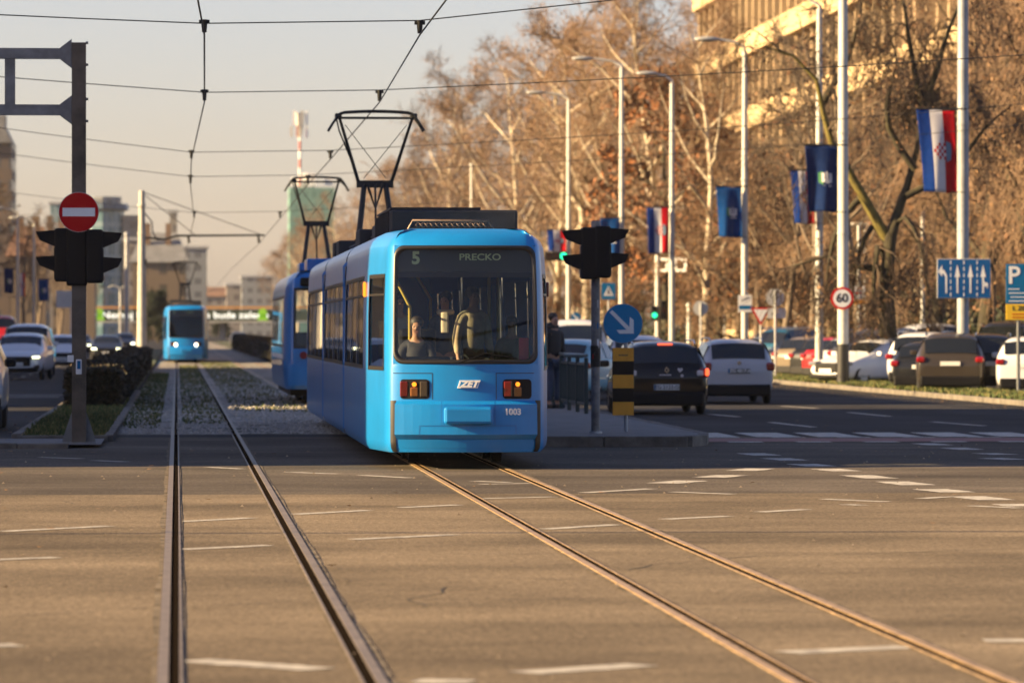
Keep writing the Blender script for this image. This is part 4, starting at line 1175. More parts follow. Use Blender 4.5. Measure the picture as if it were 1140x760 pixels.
# --- left sign gantry with its square post
M_rustpost = mat('weathered_steel_post', (0.105, 0.085, 0.065), 0.6, 0.25, 0.55, 1.6)
M_gantry = mat('gantry_grey_steel', (0.17, 0.175, 0.18), 0.5, 0.2, 0.35, 2.5)
gx, gy = -1.425, 71.0
t = thing('sign_gantry', 'weathered square steel post carrying two horizontal gantry beams at top left', 'gantry', (gx, gy, 0.05))
m = MB(); m.box((0, 0, 2.92), (.205, .205, 5.84)); m.build('post', M_rustpost, t)
m = MB()
for s in (-1, 1):
    m.prism([(s * .105, 0), (s * .25, 0), (s * .22, .12), (s * .105, .46)], -.012, .012)
m.box((0, 0, .012), (.5, .42, .024)); m.build('base_gusset', M_gantry, t)
for zz in (5.68, 4.86):
    m = MB(); m.box((-3.0, 0, zz), (5.55, .14, .155)); m.build('beam', M_gantry, t)
    m = MB(); m.prism([(-.105, zz - .21), (-.105, zz + .21), (-.27, zz + .085), (-.27, zz - .085)], -.085, .085)
    for dz in (-.16, .16): m.tube([(.10, 0, zz + dz), (.135, 0, zz + dz)], .022, 6)
    m.build('bracket', M_gantry, t)
for xx in (-1.0, -2.6, -4.2):
    m = MB(); m.box((xx, 0, 5.27), (.15, .10, .66)); m.build('link', M_gantry, t)
m = MB(); m.box((-5.85, 0, 2.9), (.2, .2, 5.8)); m.build('post', M_rustpost, t)
m = MB(); m.rbox((0.0, -.125, 1.12), (.085, .045, .22), .012, mi=0); m.box((0, -.15, 1.15), (.05, .004, .12), mi=1); m.build('push_button_box', [M_white, M_signblue], t)
m = MB(); m.rbox((-.12, -.115, 1.24), (.09, .01, .10), .003); m.build('paper_sticker', M_white, t)

def signal(label, loc, s_dir, parent_name='traffic_light'):
    """A three-lamp head seen from its side: visors stick out towards s_dir (+1 right, -1 left)."""
    t = thing('traffic_light', label, 'traffic light', loc, 0, 'traffic light heads seen from the side')
    m = MB()
    m.rbox((s_dir * .06, 0, 0), (.24, .30, .78), .03)
    for k in range(3):
        m.rbox((s_dir * .16, 0, .25 - .25 * k), (.06, .27, .235), .02)
    m.build('housing', M_black, t)
    for k in range(2):
        zc = .235 - .37 * k
        v = MB(); side = [(s_dir * .17, zc - .115), (s_dir * .17, zc + .115), (s_dir * .455, zc + .095), (s_dir * .40, zc - .02)]
        for yy in (-.125, .115): v.prism(side, yy, yy + .01)
        v.prism([(s_dir * .17, zc + .113), (s_dir * .455, zc + .093), (s_dir * .455, zc + .105), (s_dir * .17, zc + .125)], -.124, .124)
        v.build('visor', M_black, t)
        l = MB(); l.ball((s_dir * .185, 0, zc), .095, 12, 6, 0, (.25, 1, 1)); l.build('lens', mat('dark_signal_lens', (.03, .012, .01), .2), t)
    return t
signal('black traffic light head with visors pointing left on the gantry post', (gx - .17, gy + .02, 2.80), -1)
signal('black traffic light head with visors pointing right on the gantry post', (gx + .17, gy - .08, 2.78), 1)
m = MB(); m.rbox((-.03, 0, .0), (.30, .26, .86), .03); m.tube([(-.06, 0, .42), (-.06, 0, .56)], .06, 10); m.tube([(-.1, 0, -.43), (.1, 0, -.52)], .03, 8)
tag(m.build('signal_bracket', M_black, None, (gx, gy - .02, 2.78)), 'black mounting box between the two traffic light heads on the gantry post', 'signal bracket')
t = thing('no_entry_sign', 'round red no entry sign with white bar on the gantry post', 'road sign', (gx, gy - .16, 3.42))
m = MB(); m.disc(0, 0, .292, .0, .012, 48); m.build('sign_plate', M_signback, t)
m = MB(); m.disc(0, 0, .285, -.004, 0, 48); m.build('red_face', M_signred, t)
m = MB(); m.prism([(-.235, -.062), (.235, -.062), (.235, .062), (-.235, .062)], -.008, -.004); m.build('white_bar', M_white, t)
m = MB(); m.box((0, .05, .1), (.04, .1, .04)); m.box((0, .05, -.1), (.04, .1, .04)); m.build('clamp', M_gantry, t)

# --- signal pole, keep-right sign and striped panel on the platform nose
p = at(663, 400, 72.9); sx_, sy_ = p.x, 72.9
t = thing('signal_pole', 'slim grey steel signal pole with stickers on the platform end', 'signal pole', (sx_, sy_, .15))
m = MB(); m.tube([(0, 0, 0), (0, 0, 3.2)], .066, 14); m.build('shaft', mat('sticker_worn_pole', (.16, .155, .15), .6, .2, .5, 5), t)
m = MB(); m.tube([(0, 0, .0), (0, 0, .03)], .10, 14); m.build('foot', M_steel, t)
rn = random.Random(2)
for k, zz in enumerate((1.35, 1.16, 1.95, 1.62)):
    m = MB(); m.box((rn.uniform(-.02, .02), -.06, zz), (.06, .006, rn.uniform(.07, .14))); m.build('sticker', [M_white, M_signred, mat('sticker_grey', (.4, .38, .34), .6), M_signblue][k], t)
m = MB(); m.tube([(0, 0, 1.0), (0, 0, 1.32)], .075, 14); m.tube([(-.0, -.07, 1.2), (0, -.12, 1.2)], .03, 8); m.build('push_button', M_dark, t)
signal('black traffic light head with visors pointing left on the slim pole', (sx_ - .05, sy_ - .09, 2.86), -1)
signal('black traffic light head with visors pointing right on the slim pole', (sx_ + .03, sy_ - .10, 2.88), 1)
p = at(693.5, 400, 74.0); kx, ky = p.x, 74.0
t = thing('keep_right_sign', 'round blue keep right sign with white diagonal arrow', 'road sign', (kx, ky, .15))
zc = at(693.5, 360, ky).z - .15
m = MB(); m.tube([(.05, .05, 0), (.05, .05, zc)], .03, 10); m.build('post', M_steel, t)
m = MB(); m.disc(0, zc, .302, 0, .014, 48); m.build('sign_plate', M_signback, t)
m = MB(); m.disc(0, zc, .298, -.004, 0, 48); m.build('blue_face', mat('sign_blue_in_shade', (.004, .20, .42), .5, 0, .08, 3, spec=.25), t)  # sign blue lightened to make up for the shade here
m = MB(); m.prism([(-.206, .170), (-.165, .206), (.10, -.055), (.105, .10), (.165, .055), (.165, -.155), (-.055, -.155), (-.10, -.10), (.055, -.095)], -.008, -.004, 0, 0, zc); m.build('white_arrow', M_white, t)
t = thing('striped_marker_panel', 'upright yellow and black striped marker panel under the keep right sign', 'marker panel', (kx, ky - .05, .15))
z1 = at(693, 387, ky).z - .15; z0 = at(693, 462, ky).z - .15; hh = (z1 - z0) / 5
m = MB(); m.rbox((0, .03, (z0 + z1) / 2), (.33, .06, z1 - z0), .008); m.build('panel', M_black, t)
for k in range(5):
    m = MB(); m.box((0, -.003, z1 - hh * (k + .5)), (.322, .004, hh - .002)); m.build('stripe', M_yellow if k % 2 == 0 else M_black, t)
m = MB()
for k in range(6): m.box((-.06 + .024 * k, -.007, z1 - hh * .55), (.016, .003, .022))
m.build('small_print', M_plateink, t)

# --- platform railing
M_rail_g = mat('railing_dark_green', (.015, .035, .038), .45, .1, .2, 4)
t = thing('railing', 'dark green steel railing along the platform edge', 'railing', (7.6, 90, .15))
for k in range(9):
    m = MB(); m.rbox((0, k * 1.95, .52), (.075, .075, 1.04), .01); m.build('post', M_rail_g, t)
for k in range(8):
    m = MB()
    for zz in (.18, .92): m.box((0, k * 1.95 + .975, zz), (.035, 1.87, .05))
    for q in range(1, 13): m.box((0, k * 1.95 + q * .15, .55), (.014, .014, .72))
    m.build('panel', M_rail_g, t)
m = MB(); m.tube([(0, -.05, 1.08), (0, 15.7, 1.08)], .035, 10); m.tube([(0, -.05, 1.08), (-.42, -.05, 1.08)], .03, 8); m.build('top_rail', mat('worn_handrail', (.12, .15, .15), .4, .4, .2, 5), t)
t = thing('litter_bin', 'dark cylindrical litter bin standing inside the platform railing', 'litter bin', (7.2, 99.5, .15))
m = MB(); m.tube([(0, 0, 0), (0, 0, .85)], .2, 18); m.build('drum', M_rail_g, t); m = MB(); m.ball((0, 0, .85), .21, 16, 8, 0, (1, 1, .45)); m.build('lid', M_dark, t)

# --- street lamps
M_lampblack = mat('lamp_black_base', (.012, .012, .012), .6, 0, .2, 4)
def lamp(label, px, Y, htop, head=True, r0=.13, r1=.085, X=None, arm=-1.6, base=None, group='tall street lamps along the right verge', m_=None):
    x = at(px, 380, Y).x if X is None else X
    t = thing('street_lamp', label, 'street lamp', (x, Y, .09), 0, group)
    m = MB(); m.tube([(0, 0, 0), (0, 0, htop * .5), (0, 0, htop)], [r0, (r0 + r1) / 2 + .01, r1], 12)
    for zz in (htop * .36, htop * .6): m.tube([(0, 0, zz), (0, 0, zz + .05)], r0 + .012, 12)
    m.build('pole', m_ or M_lampsteel, t)
    if base:
        m = MB(); m.tube([(0, 0, 0), (0, 0, base)], [r0 + .03, r0 + .008], 12); m.build('base_sleeve', M_lampblack, t)
    if head:
        m = MB(); m.tube([(0, 0, htop - .05), (.0, 0, htop + .12), (arm * .22, 0, htop + .32), (arm * .62, 0, htop + .42)], [.055, .05, .045, .04], 8); m.build('arm', m_ or M_lampsteel, t)
        m = MB(); m.ball((arm * .86, 0, htop + .42), .5, 16, 8, 0, (.95, .38, .20)); m.build('lamp_head', mat('lamp_head_grey', (.32, .32, .31), .45, .1), t)
    return t
def lamp_h(Y, py): return (367 - py) * Y / F + CAM_H - .09
lamp('tall shade-grey street lamp post carrying the blue lane arrow sign', 1072, 132, lamp_h(132, -60), r0=.165, r1=.14, base=1.35, m_=mat('lamp_paint_shaded', (.26, .28, .30), .5, .1, .2, 2))  # pale lamp paint greyed to carry the shade on this post
lamp('tall pale street lamp post with black foot carrying the round 60 sign', 938.5, 142.5, lamp_h(142.5, -40), r0=.165, r1=.13, base=1.2)
lamp('pale street lamp whose head sticks out at the top between the flags', 912, 153, lamp_h(153, 8))
lamp('pale street lamp with a blue city flag and a small white plate', 829, 176, lamp_h(176, 55))
lamp('pale street lamp left of the tricolour flag, second from the pedestrian sign', 692, 211, lamp_h(211, 75), arm=-2.0)
lamp('pale street lamp carrying the small tricolour flag above the arrow sign', 748, 200, lamp_h(200, 92), arm=-1.2)
lamp('pale street lamp nearest to the blue tram, reaching above the green signal', 633, 238, lamp_h(238, 112), arm=-1.9)

# --- flags on the lamp posts
M_fb = mat('flag_blue', (.006, .030, .17), .9, 0, .12, 6, spec=.05); M_fw = mat('flag_white', (.52, .51, .53), .9, 0, .06, 6, spec=.05); M_fr = mat('flag_red', (.36, .006, .014), .9, 0, .12, 6, spec=.05)
M_fnavy = mat('flag_navy', (.008, .022, .085), .9, 0, .15, 6, spec=.05); M_fcity = mat('flag_city_blue', (.006, .045, .17), .9, 0, .15, 6, spec=.05); M_fgreen = mat('flag_emblem_green', (.03, .16, .05), .7)
def flag(label, x0, x1, y0, y1, Y, kind, skew=.12, seed=0, side=1, group='flags hung from the street lamps'):
    a = at(x0, y0, Y); b = at(x1, y1, Y); W = b.x - a.x; H = a.z - b.z
    rn = random.Random(seed); ph = rn.random() * 6
    t = thing('flag', label, 'flag', (a.x, Y, b.z), 0, group)
    nu, nv = 24, 18; vs = []; 
    for j in range(nv + 1):
        v = j / nv
        for i in range(nu + 1):
            u = i / nu
            amp = .025 + .05 * v
            x = W * (u * (1 - skew * .55 * v) + skew * 1.0 * v * (1 - .25 * v)) * (1 - .0 * v)
            y = amp * math.sin(u * 7.5 + ph + v * 1.2) * (.35 + .65 * min(1, v * 2)) * (1.3 if kind != 'tri' else .8)
            vs.append((x, y, H * (1 - v) + .02 * math.sin(u * 5 + ph)))
    mb = MB()
    col = lambda u: 0 if kind != 'tri' else (0 if u < .345 else (1 if u < .68 else 2))
    for j in range(nv):
        for i in range(nu):
            q = [j * (nu + 1) + i, (j + 1) * (nu + 1) + i, (j + 1) * (nu + 1) + i + 1, j * (nu + 1) + i + 1]
            mb.f.append(tuple(q)); mb.m.append(col((i + .5) / nu)); mb.sm.append(True)
    mb.v = vs
    mats = [M_fb, M_fw, M_fr] if kind == 'tri' else [M_fcity if kind == 'city' else M_fnavy]
    o = mb.build('cloth', mats, t); md = o.modifiers.new('thick', 'SOLIDIFY'); md.thickness = .006
    S = lambda u, v, off: Vector((W * (u * (1 - skew * .55 * v) + skew * v * (1 - .25 * v)), (.025 + .05 * v) * math.sin(u * 7.5 + ph + v * 1.2) * (.35 + .65 * min(1, v * 2)) * (1.3 if kind != 'tri' else .8) - off, H * (1 - v) + .02 * math.sin(u * 5 + ph)))
    m = MB()
    if kind == 'tri':
        # shield of red and white squares with a blue crown of small shields
        u0, u1, v0, v1 = .36, .70, .40, .60
        for r in range(5):
            for c in range(5):
                ua, ub = u0 + (u1 - u0) * c / 5, u0 + (u1 - u0) * (c + 1) / 5; va, vb = v0 + (v1 - v0) * r / 5, v0 + (v1 - v0) * (r + 1) / 5
                if c == 0 and r in (0, 4): continue
                m.add([S(ua, va, .02), S(ua, vb, .02), S(ub, vb, .02), S(ub, va, .02)], [(0, 1, 2, 3)], 1 if (r + c) % 2 else 0)
        m.add([S(.71, .37, .022), S(.71, .63, .022), S(.84, .60, .022), S(.86, .5, .022), S(.84, .40, .022)], [(0, 1, 2, 3, 4)], 2)
        m.build('shield_emblem', [M_fr, M_fw, mat('emblem_steel_blue', (.10, .16, .24), .7)], t)
    elif kind in ('city', 'navy'):
        m.add([S(.36, .42, .02), S(.36, .56, .02), S(.5, .60, .02), S(.56, .5, .02), S(.5, .40, .02)], [(0, 1, 2, 3, 4)], 0)
        for (ua, ub, va, vb) in ((.46, .56, .42, .56), (.60, .66, .40, .57), (.70, .80, .42, .56), (.56, .72, .52, .58), (.5, .78, .60, .62)):
            m.add([S(ua, va, .03), S(ua, vb, .03), S(ub, vb, .03), S(ub, va, .03)], [(0, 1, 2, 3)], 1)
        m.build('city_emblem', [M_fgreen, M_fw], t)
    m = MB(); m.tube([(-.04, 0, H + .02), (W + .32, 0, H + .02)], .022, 8); m.build('flag_arm', M_dark, t)
    m = MB(); m.tube([(W * .9, 0, .0), (W + .3, 0, 0.0)], .012, 6); m.build('lower_stay', M_dark, t)
    return t
flag('large red white and blue flag with checkered shield on the grey lamp post', 1020, 1063, 122, 214, 131.6, 'tri', .28, 1)
flag('dark navy city flag hanging beside the mossy branch', 896, 932, 162, 236, 142, 'navy', .16, 2)
flag('red white and blue flag half hidden behind the dark navy flag', 880, 905, 190, 249, 152.8, 'tri', .25, 3)
flag('blue city flag with green and white emblem on the lamp above the small plate', 797, 825, 208, 264, 175.8, 'city', .18, 4)
flag('red white and blue flag left of the pale lamp above the white gantry', 720, 744, 231, 282, 199.8, 'tri', .1, 5)
flag('blue city flag behind the black traffic light head', 668, 690, 243, 288, 210.8, 'city', .1, 6)
flag('small red white and blue flag beside the tram windscreen, above the green signal', 609, 630, 256, 280, 237.8, 'tri', .1, 7)

# --- signs of the right verge
def disc_back(label, px, py, Y, rr, plate=False):
    q = at(px, py, Y); t = thing('road_sign', label, 'road sign', (q.x, Y, .09)); zc = q.z - .09
    m = MB(); m.tube([(.0, -.03, 0), (0, -.03, zc + rr * .7)], .035, 8); m.build('post', M_steel, t)
    m = MB(); m.disc(0, zc, rr, 0, .012, 32); m.build('sign_plate', M_signback, t)
    if plate: m = MB(); m.box((.05, 0, zc - rr - .22), (.62, .012, .34)); m.build('lower_plate', M_signback, t)
    return t
disc_back('round sign seen from its plain grey back beside the silver estate car', 780, 343, 181, .28)
disc_back('round grey sign back with a small plate under it near the teal car', 863, 331, 162, .31, True)
q = at(847, 349, 166); t = thing('yield_sign', 'inverted triangle yield sign with red border beyond the silver estate car', 'road sign', (q.x, 166, .09)); zc = q.z - .09
m = MB(); m.tube([(0, .04, 0), (0, .04, zc)], .035, 8); m.build('post', M_yellow if False else M_lampsteel, t)
tri = lambda s: [(-s, s * .58), (0, -s * 1.15), (s, s * .58)]
m = MB(); m.prism(tri(.36), 0, .012, 0, 0, zc); m.build('red_border', M_signred, t); m = MB(); m.prism(tri(.25), -.006, 0, 0, 0, zc); m.build('white_face', M_white, t)
q = at(829.5, 338, 175.7); t = thing('small_plate_sign', 'small white plate with black tow symbol and blue stripe on a lamp post', 'road sign', (q.x, 175.7, q.z))
m = MB(); m.rbox((0, 0, 0), (.50, .014, .62), .005); m.build('sign_plate', M_white, t)
m = MB(); m.prism([(-.13, .10), (.10, .20), (.13, .26), (.0, .19), (-.06, .13), (-.12, .14)], -.013, -.009); m.build('tow_symbol', M_black, t)
m = MB(); m.box((0, -.011, -.13), (.47, .004, .14)); m.build('blue_stripe', M_signblue, t)
q = at(937.5, 332, 142.2); t = thing('speed_limit_sign', 'round speed limit sign reading 60 with red ring', 'road sign', (q.x, 142.2, q.z))
m = MB(); m.disc(0, 0, .335, 0, .014, 44); m.build('red_ring', M_signred, t); m = MB(); m.disc(0, 0, .265, -.005, 0, 44); m.build('white_face', M_white, t)
text('lettering', '60', .36, M_black, t, (0, -.008, 0), bold=.008)
m = MB(); m.box((0, .07, 0), (.3, .12, .05)); m.build('clamp', M_steel, t)
q = at(953, 330, 165); t = thing('notice_board', 'white and yellow notice board on a thin post behind the 60 sign', 'notice board', (q.x, 165, .09)); zc = q.z - .09
m = MB(); m.tube([(.1, .04, 0), (.1, .04, 5.2)], .06, 8); m.build('post', M_lampsteel, t)
m = MB(); m.rbox((0, 0, zc + .05), (.62, .02, .62), .01, mi=0); m.build('board', M_white, t)
m = MB(); m.box((.02, -.014, zc - .18), (.58, .006, .16)); m.build('yellow_band', M_yellow, t); m = MB(); m.box((-.02, -.014, zc + .12), (.4, .006, .06)); m.build('print_line', M_signred, t)
q = at(1073, 310, 131.5); t = thing('lane_arrow_sign', 'wide blue lane sign with four white arrows', 'road sign', (q.x, 131.5, q.z))
m = MB(); m.rbox((0, 0, 0), (1.48, .02, 1.08), .01); m.build('sign_plate', M_signback, t)
m = MB(); m.box((0, -.013, 0), (1.45, .004, 1.05)); m.build('blue_face', mat('sign_blue_in_sun', (.004, .085, .27), .5, 0, .08, 3, spec=.25), t)  # sign blue deepened to offset the yellow sunlight on it
for k in range(3):
    m = MB()
    for j in range(6): m.box((-.365 + .365 * k, -.017, .44 - .175 * j), (.025, .004, .10))
    m.build('lane_line', M_white, t)
m = MB(); m.prism(arrow(.0, -.40, 0, .38, .045, .34, .15), -.020, -.016, 0, -.18, 0); m.build('arrow', M_white, t)
m = MB(); m.prism(arrow(.0, -.40, 0, .38, .045, .34, .15), -.020, -.016, 0, .18, 0); m.build('arrow', M_white, t)
m = MB(); m.prism([(-.51, -.40), (-.51, .05), (-.56, .13), (-.60, .13), (-.60, .05), (-.71, .19), (-.60, .37), (-.60, .24), (-.55, .24), (-.465, .08), (-.465, -.40)], -.020, -.016); m.build('arrow', M_white, t)
m = MB(); m.prism(arrow(0, -.40, 0, .38, .045, .34, .15), -.020, -.016, 0, .53, 0); m.prism(arrow(.55, -.2, .67, -.13, .07, .09, .24), -.021, -.017); m.build('arrow', M_white, t)
m = MB(); m.box((0, .08, .3), (.4, .14, .05)); m.box((0, .08, -.3), (.4, .14, .05)); m.build('clamp', M_steel, t)
q = at(1134, 316, 121); t = thing('parking_sign', 'blue parking sign with yellow zone plate on a thin post at right edge', 'road sign', (q.x, 121, .09)); zc = q.z - .09
m = MB(); m.tube([(0, .04, 0), (0, .04, zc + .4)], .045, 10); m.build('post', mat('grey_sign_post', (.10, .11, .12), .5, .3), t)
m = MB(); m.rbox((.13, 0, zc), (.90, .016, 1.0), .01); m.build('blue_plate', M_signblue, t)
m = MB(); m.rbox((.13, -.0, zc - .71), (.90, .016, .40), .01); m.build('yellow_plate', mat('zone_yellow', (.70, .45, .02), .5), t)
text('lettering', 'P', .62, M_white, t, (-.12, -.012, zc + .20), bold=.01)
text('lettering', '1. ZONA', .16, M_plateink, t, (.13, -.012, zc - .62), bold=.003)
m = MB(); m.box((.36, -.011, zc + .11), (.34, .004, .16)); m.build('white_box', M_white, t)
m = MB()
for k, (xx, ww) in enumerate(((-.12, .28), (.1, .7), (.1, .62), (.12, .74))): m.box((xx, -.011, zc - .13 - .1 * k), (ww, .004, .022))
m.build('small_print', M_white, t)
m = MB()
for k in range(2): m.box((.13, -.012, zc - .76 - .08 * k), (.6, .004, .02))
m.build('small_print', M_signred, t)
q = at(677.5, 324, 178); t = thing('pedestrian_crossing_sign', 'small square blue pedestrian crossing sign right of the signal pole', 'road sign', (q.x, 178, .02)); zc = q.z - .02
m = MB(); m.tube([(0, .04, 0), (0, .04, zc)], .03, 8); m.build('post', M_steel, t)
m = MB(); m.rbox((0, 0, zc), (.52, .014, .60), .01); m.build('blue_plate', M_signblue, t)
m = MB(); m.prism([(-.18, -.17), (0, .19), (.18, -.17)], -.012, -.008, 0, 0, zc); m.build('white_triangle', M_white, t)
m = MB(); m.prism([(-.02, .06), (.02, .06), (.03, -.02), (.08, -.13), (.05, -.13), (0, -.05), (-.05, -.13), (-.08, -.13), (-.03, -.02)], -.016, -.012, 0, 0, zc); m.disc(0, zc + .09, .022, -.016, -.012, 12); m.build('walking_figure', M_black, t)
q = at(641, 353, 190); t = thing('round_blue_sign', 'tiny round blue sign with white arrow near the pale lamp', 'road sign', (q.x, 190, .02)); zc = q.z - .02
m = MB(); m.tube([(0, .04, 0), (0, .04, zc)], .03, 8); m.build('post', M_steel, t); m = MB(); m.disc(0, zc, .19, 0, .012, 24); m.build('blue_face', M_signblue, t)
m = MB(); m.prism(arrow(-.1, .1, .1, -.1, .05, .1, .14), -.006, -.002, 0, 0, zc); m.build('white_arrow', M_white, t)
# green signal hung sideways at the tram's shoulder, on an arm of the lamp post
q = at(619, 285, 236); t = thing('traffic_light', 'horizontal traffic light showing green right of the tram roof', 'traffic light', (q.x, 236, q.z))
m = MB(); m.rbox((0, 0, 0), (1.15, .3, .42), .08); m.build('housing', M_black, t)
m = MB(); m.disc(.36, 0, .17, -.17, -.1, 24); m.build('green_lamp', M_green_on, t)
m = MB(); m.disc(0, 0, .15, -.165, -.1, 24); m.disc(-.36, 0, .15, -.165, -.1, 24); m.build('dark_lamp', mat('dark_signal_lens', (.03, .012, .01), .2), t)
m = MB(); m.tube([(.5, .1, .0), (.75, 1.6, .0)], .03, 6); m.build('support_arm', M_steel, t)
# white overhead frame with its post and a far signal pair
q = at(732, 296, 242); t = thing('white_sign_frame', 'white painted overhead sign frame on a post beyond the arrow sign', 'gantry', (q.x, 242, 0.05), R(-22)); zt = at(732, 285, 242).z
m = MB(); m.tube([(0, 0, 0), (0, 0, zt)], .13, 10); m.build('post', M_lampsteel, t)
za, zb_ = at(732, 290, 242).z, at(732, 302, 242).z
m = MB()
for zz in (za, zb_): m.box((.75, 0, zz), (1.5, .10, .14))
for xx in (.05, .5, .95, 1.46): m.box((xx, 0, (za + zb_) / 2), (.13, .09, za - zb_))
m.build('frame', M_white, t)
for px, py, on, lab in ((728.5, 349, True, 'far traffic light lit green below the white sign frame'), (738.5, 345, False, 'unlit far traffic light right of the green one')):
    q = at(px, py, 241.5); t = thing('traffic_light', lab, 'traffic light', (q.x, 241.5, q.z))
    m = MB(); m.rbox((0, 0, 0), (.34, .3, .95 if not on else .75), .06); m.build('housing', M_black, t)
    m = MB(); m.disc(0, -.08 if on else 0, .13, -.18, -.1, 20); m.build('lamp', M_green_on if on else mat('dark_signal_lens', (.03, .012, .01), .2), t)
    m = MB(); m.tube([(0, 0, .3), (-.0 if px < 732 else -.25, .3, .75)], .03, 6); m.build('support_arm', M_dark, t)
def plain_post(label, px, ytop, Y, r=.07, m_=None, cat='post', name='post_column', cap=True, z0=0.02):
    q = at(px, ytop, Y); t = thing(name, label, cat, (q.x, Y, z0)); h = q.z - z0
    m = MB(); m.tube([(0, 0, 0), (0, 0, h)], [r, r * .8], 10); m.build('shaft', m_ or M_lampsteel, t)
    if cap: m = MB(); m.ball((0, 0, h), r * 1.2, 10, 6); m.build('cap', m_ or M_lampsteel, t)
    return t
plain_post('short pale post standing between the far signals and the silver car', 767, 340, 230, .12)
plain_post('thin pale post in front of the low trees left of the grey lamp post', 1027, 238, 190, .085)
plain_post('slim pale pole standing before the plane trees right of the first pantograph', 525, 184, 330, .12)
def park_lamp(label, px, ytop, Y):
    q = at(px, ytop, Y); t = thing('park_lamp', label, 'park lamp', (q.x, Y, .02), 0, 'small lamps on the park path'); h = q.z
    m = MB(); m.tube([(0, 0, 0), (0, 0, h)], [.06, .045], 8); m.build('pole', M_steel, t)
    m = MB(); m.rbox((-.2, 0, h), (.75, .3, .12), .05); m.build('lamp_head', M_lampsteel, t)
park_lamp('small park lamp with flat head above the parked teal car', 886, 294, 235)
park_lamp('small park lamp with flat head above the silver estate car', 807, 300, 255)
park_lamp('thin park lamp behind the notice board post', 963, 250, 200)

# --- left side furniture, far down the avenue
for lab, px, yt, Y in (('distant street lamp with flat head above the white cars', 38, 250, 322), ('distant street lamp behind the left traffic light head', 90, 268, 480), ('distant street lamp between the flags on the left side', 20, 240, 300)):
    lamp(lab, px, Y, lamp_h(Y, yt), r0=.11, r1=.07, arm=-1.4, group='street lamps on the left side')
plain_post('grey distant mast right of the no entry sign', 141, 261, 400, .18, M_steel, 'mast', 'mast')
flag('dark blue flag at the far left above the red van', 4, 15, 299, 326, 300, 'navy', .08, 8, group='flags on the left side')
flag('small red white and blue flag right of the dark blue flag at left', 19, 28, 304, 330, 318, 'tri', .08, 9, group='flags on the left side')
flag('bright blue flag left of the traffic light heads', 42, 54, 311, 335, 321.5, 'city', .08, 10, group='flags on the left side')
q = at(79, 333, 430); t = thing('road_sign', 'plain grey rectangular sign back behind the gantry post', 'road sign', (q.x, 430, 0))
m = MB(); m.tube([(0, 0, 0), (0, 0, q.z)], .08, 8); m.build('post', M_steel, t); m = MB(); m.box((0, -.1, q.z), (2.6, .05, 1.5)); m.build('sign_plate', M_signback, t)
t = thing('street_lamp', 'double armed street lamp with curved arms right of the traffic light', 'street lamp', (at(134, 380, 520).x, 520, 0), 0, 'street lamps on the left side')
hh = at(134, 318, 520).z
m = MB(); m.tube([(0, 0, 0), (0, 0, hh - .6)], .12, 8); m.build('pole', M_lampsteel, t)
for s in (-1, 1):
    m = MB(); m.tube([(0, 0, hh - 1.2)] + [(s * (.7 - .7 * math.cos(a * PI / 10)), 0, hh - .6 + .6 * math.sin(a * PI / 10)) for a in range(9)], .06, 6); m.build('curved_arm', M_lampsteel, t)

# --- catenary: concrete pole with bracket, span wires and contact wires
t = thing('catenary_pole', 'tapered concrete catenary pole with long bracket arm over both tracks', 'catenary pole', (at(158, 380, 222).x, 222, 0.05))
m = MB(); m.tube([(0, 0, 0), (0, 0, 8.0)], [.24, .13], 14)
for zz in (4.2, 6.0, 7.3): m.tube([(0, 0, zz), (0, 0, zz + .08)], .2, 12)
m.build('shaft', mat('catenary_concrete', (.42, .40, .35), .8, 0, .15, 2), t)
m = MB(); m.tube([(0, 0, 5.85), (.35, 0, 5.85), (1.0, 0, 5.78), (1.6, 0, 5.95), (5.6, 0, 5.98)], [.05, .05, .05, .055, .045], 8)
m.tube([(.1, 0, 7.0), (.45, 0, 6.6), (.5, 0, 6.1), (.7, 0, 5.75), (1.0, 0, 5.78)], .03, 6)
m.build('bracket_arm', M_wire, t)
m = MB(); m.tube([(0, 0, 7.9), (2.4, 0, 6.0)], .018, 5); m.tube([(0, 0, 7.95), (5.4, 0, 6.02)], .018, 5); m.build('stay_wire', M_wire, t)
for xx in (2.1, 5.3):
    m = MB(); m.tube([(xx, 0, 5.95), (xx + .05, 0, 5.62)], [.05, .07], 8); m.build('insulator', M_dark, t)
m = MB(); m.rbox((.12, 0, 4.75), (.2, .22, .28), .03); m.build('junction_box', M_dark, t)
WL = [(20, .3), (38.2, .22), (57, .24), (64, .36), (83, .47), (111, .33), (130, .36), (170, .6), (222, .5), (300, .4), (420, .46), (600, .46)]
WR = [(20, 3.2), (38.2, 3.05), (57, 3.17), (64, 3.2), (83, 3.46), (111, 3.5), (130, 3.5), (170, 3.6), (222, 3.7), (300, 3.5), (420, 3.5), (600, 3.5)]
for pts, lab in ((WL, 'overhead contact wire zigzagging above the left tram track'), (WR, 'overhead contact wire running above the near tram')):
    m = MB(); m.tube([(x, y, 5.60) for y, x in pts], .012, 6); tag(m.build('contact_wire', M_wire), lab, 'overhead wire')
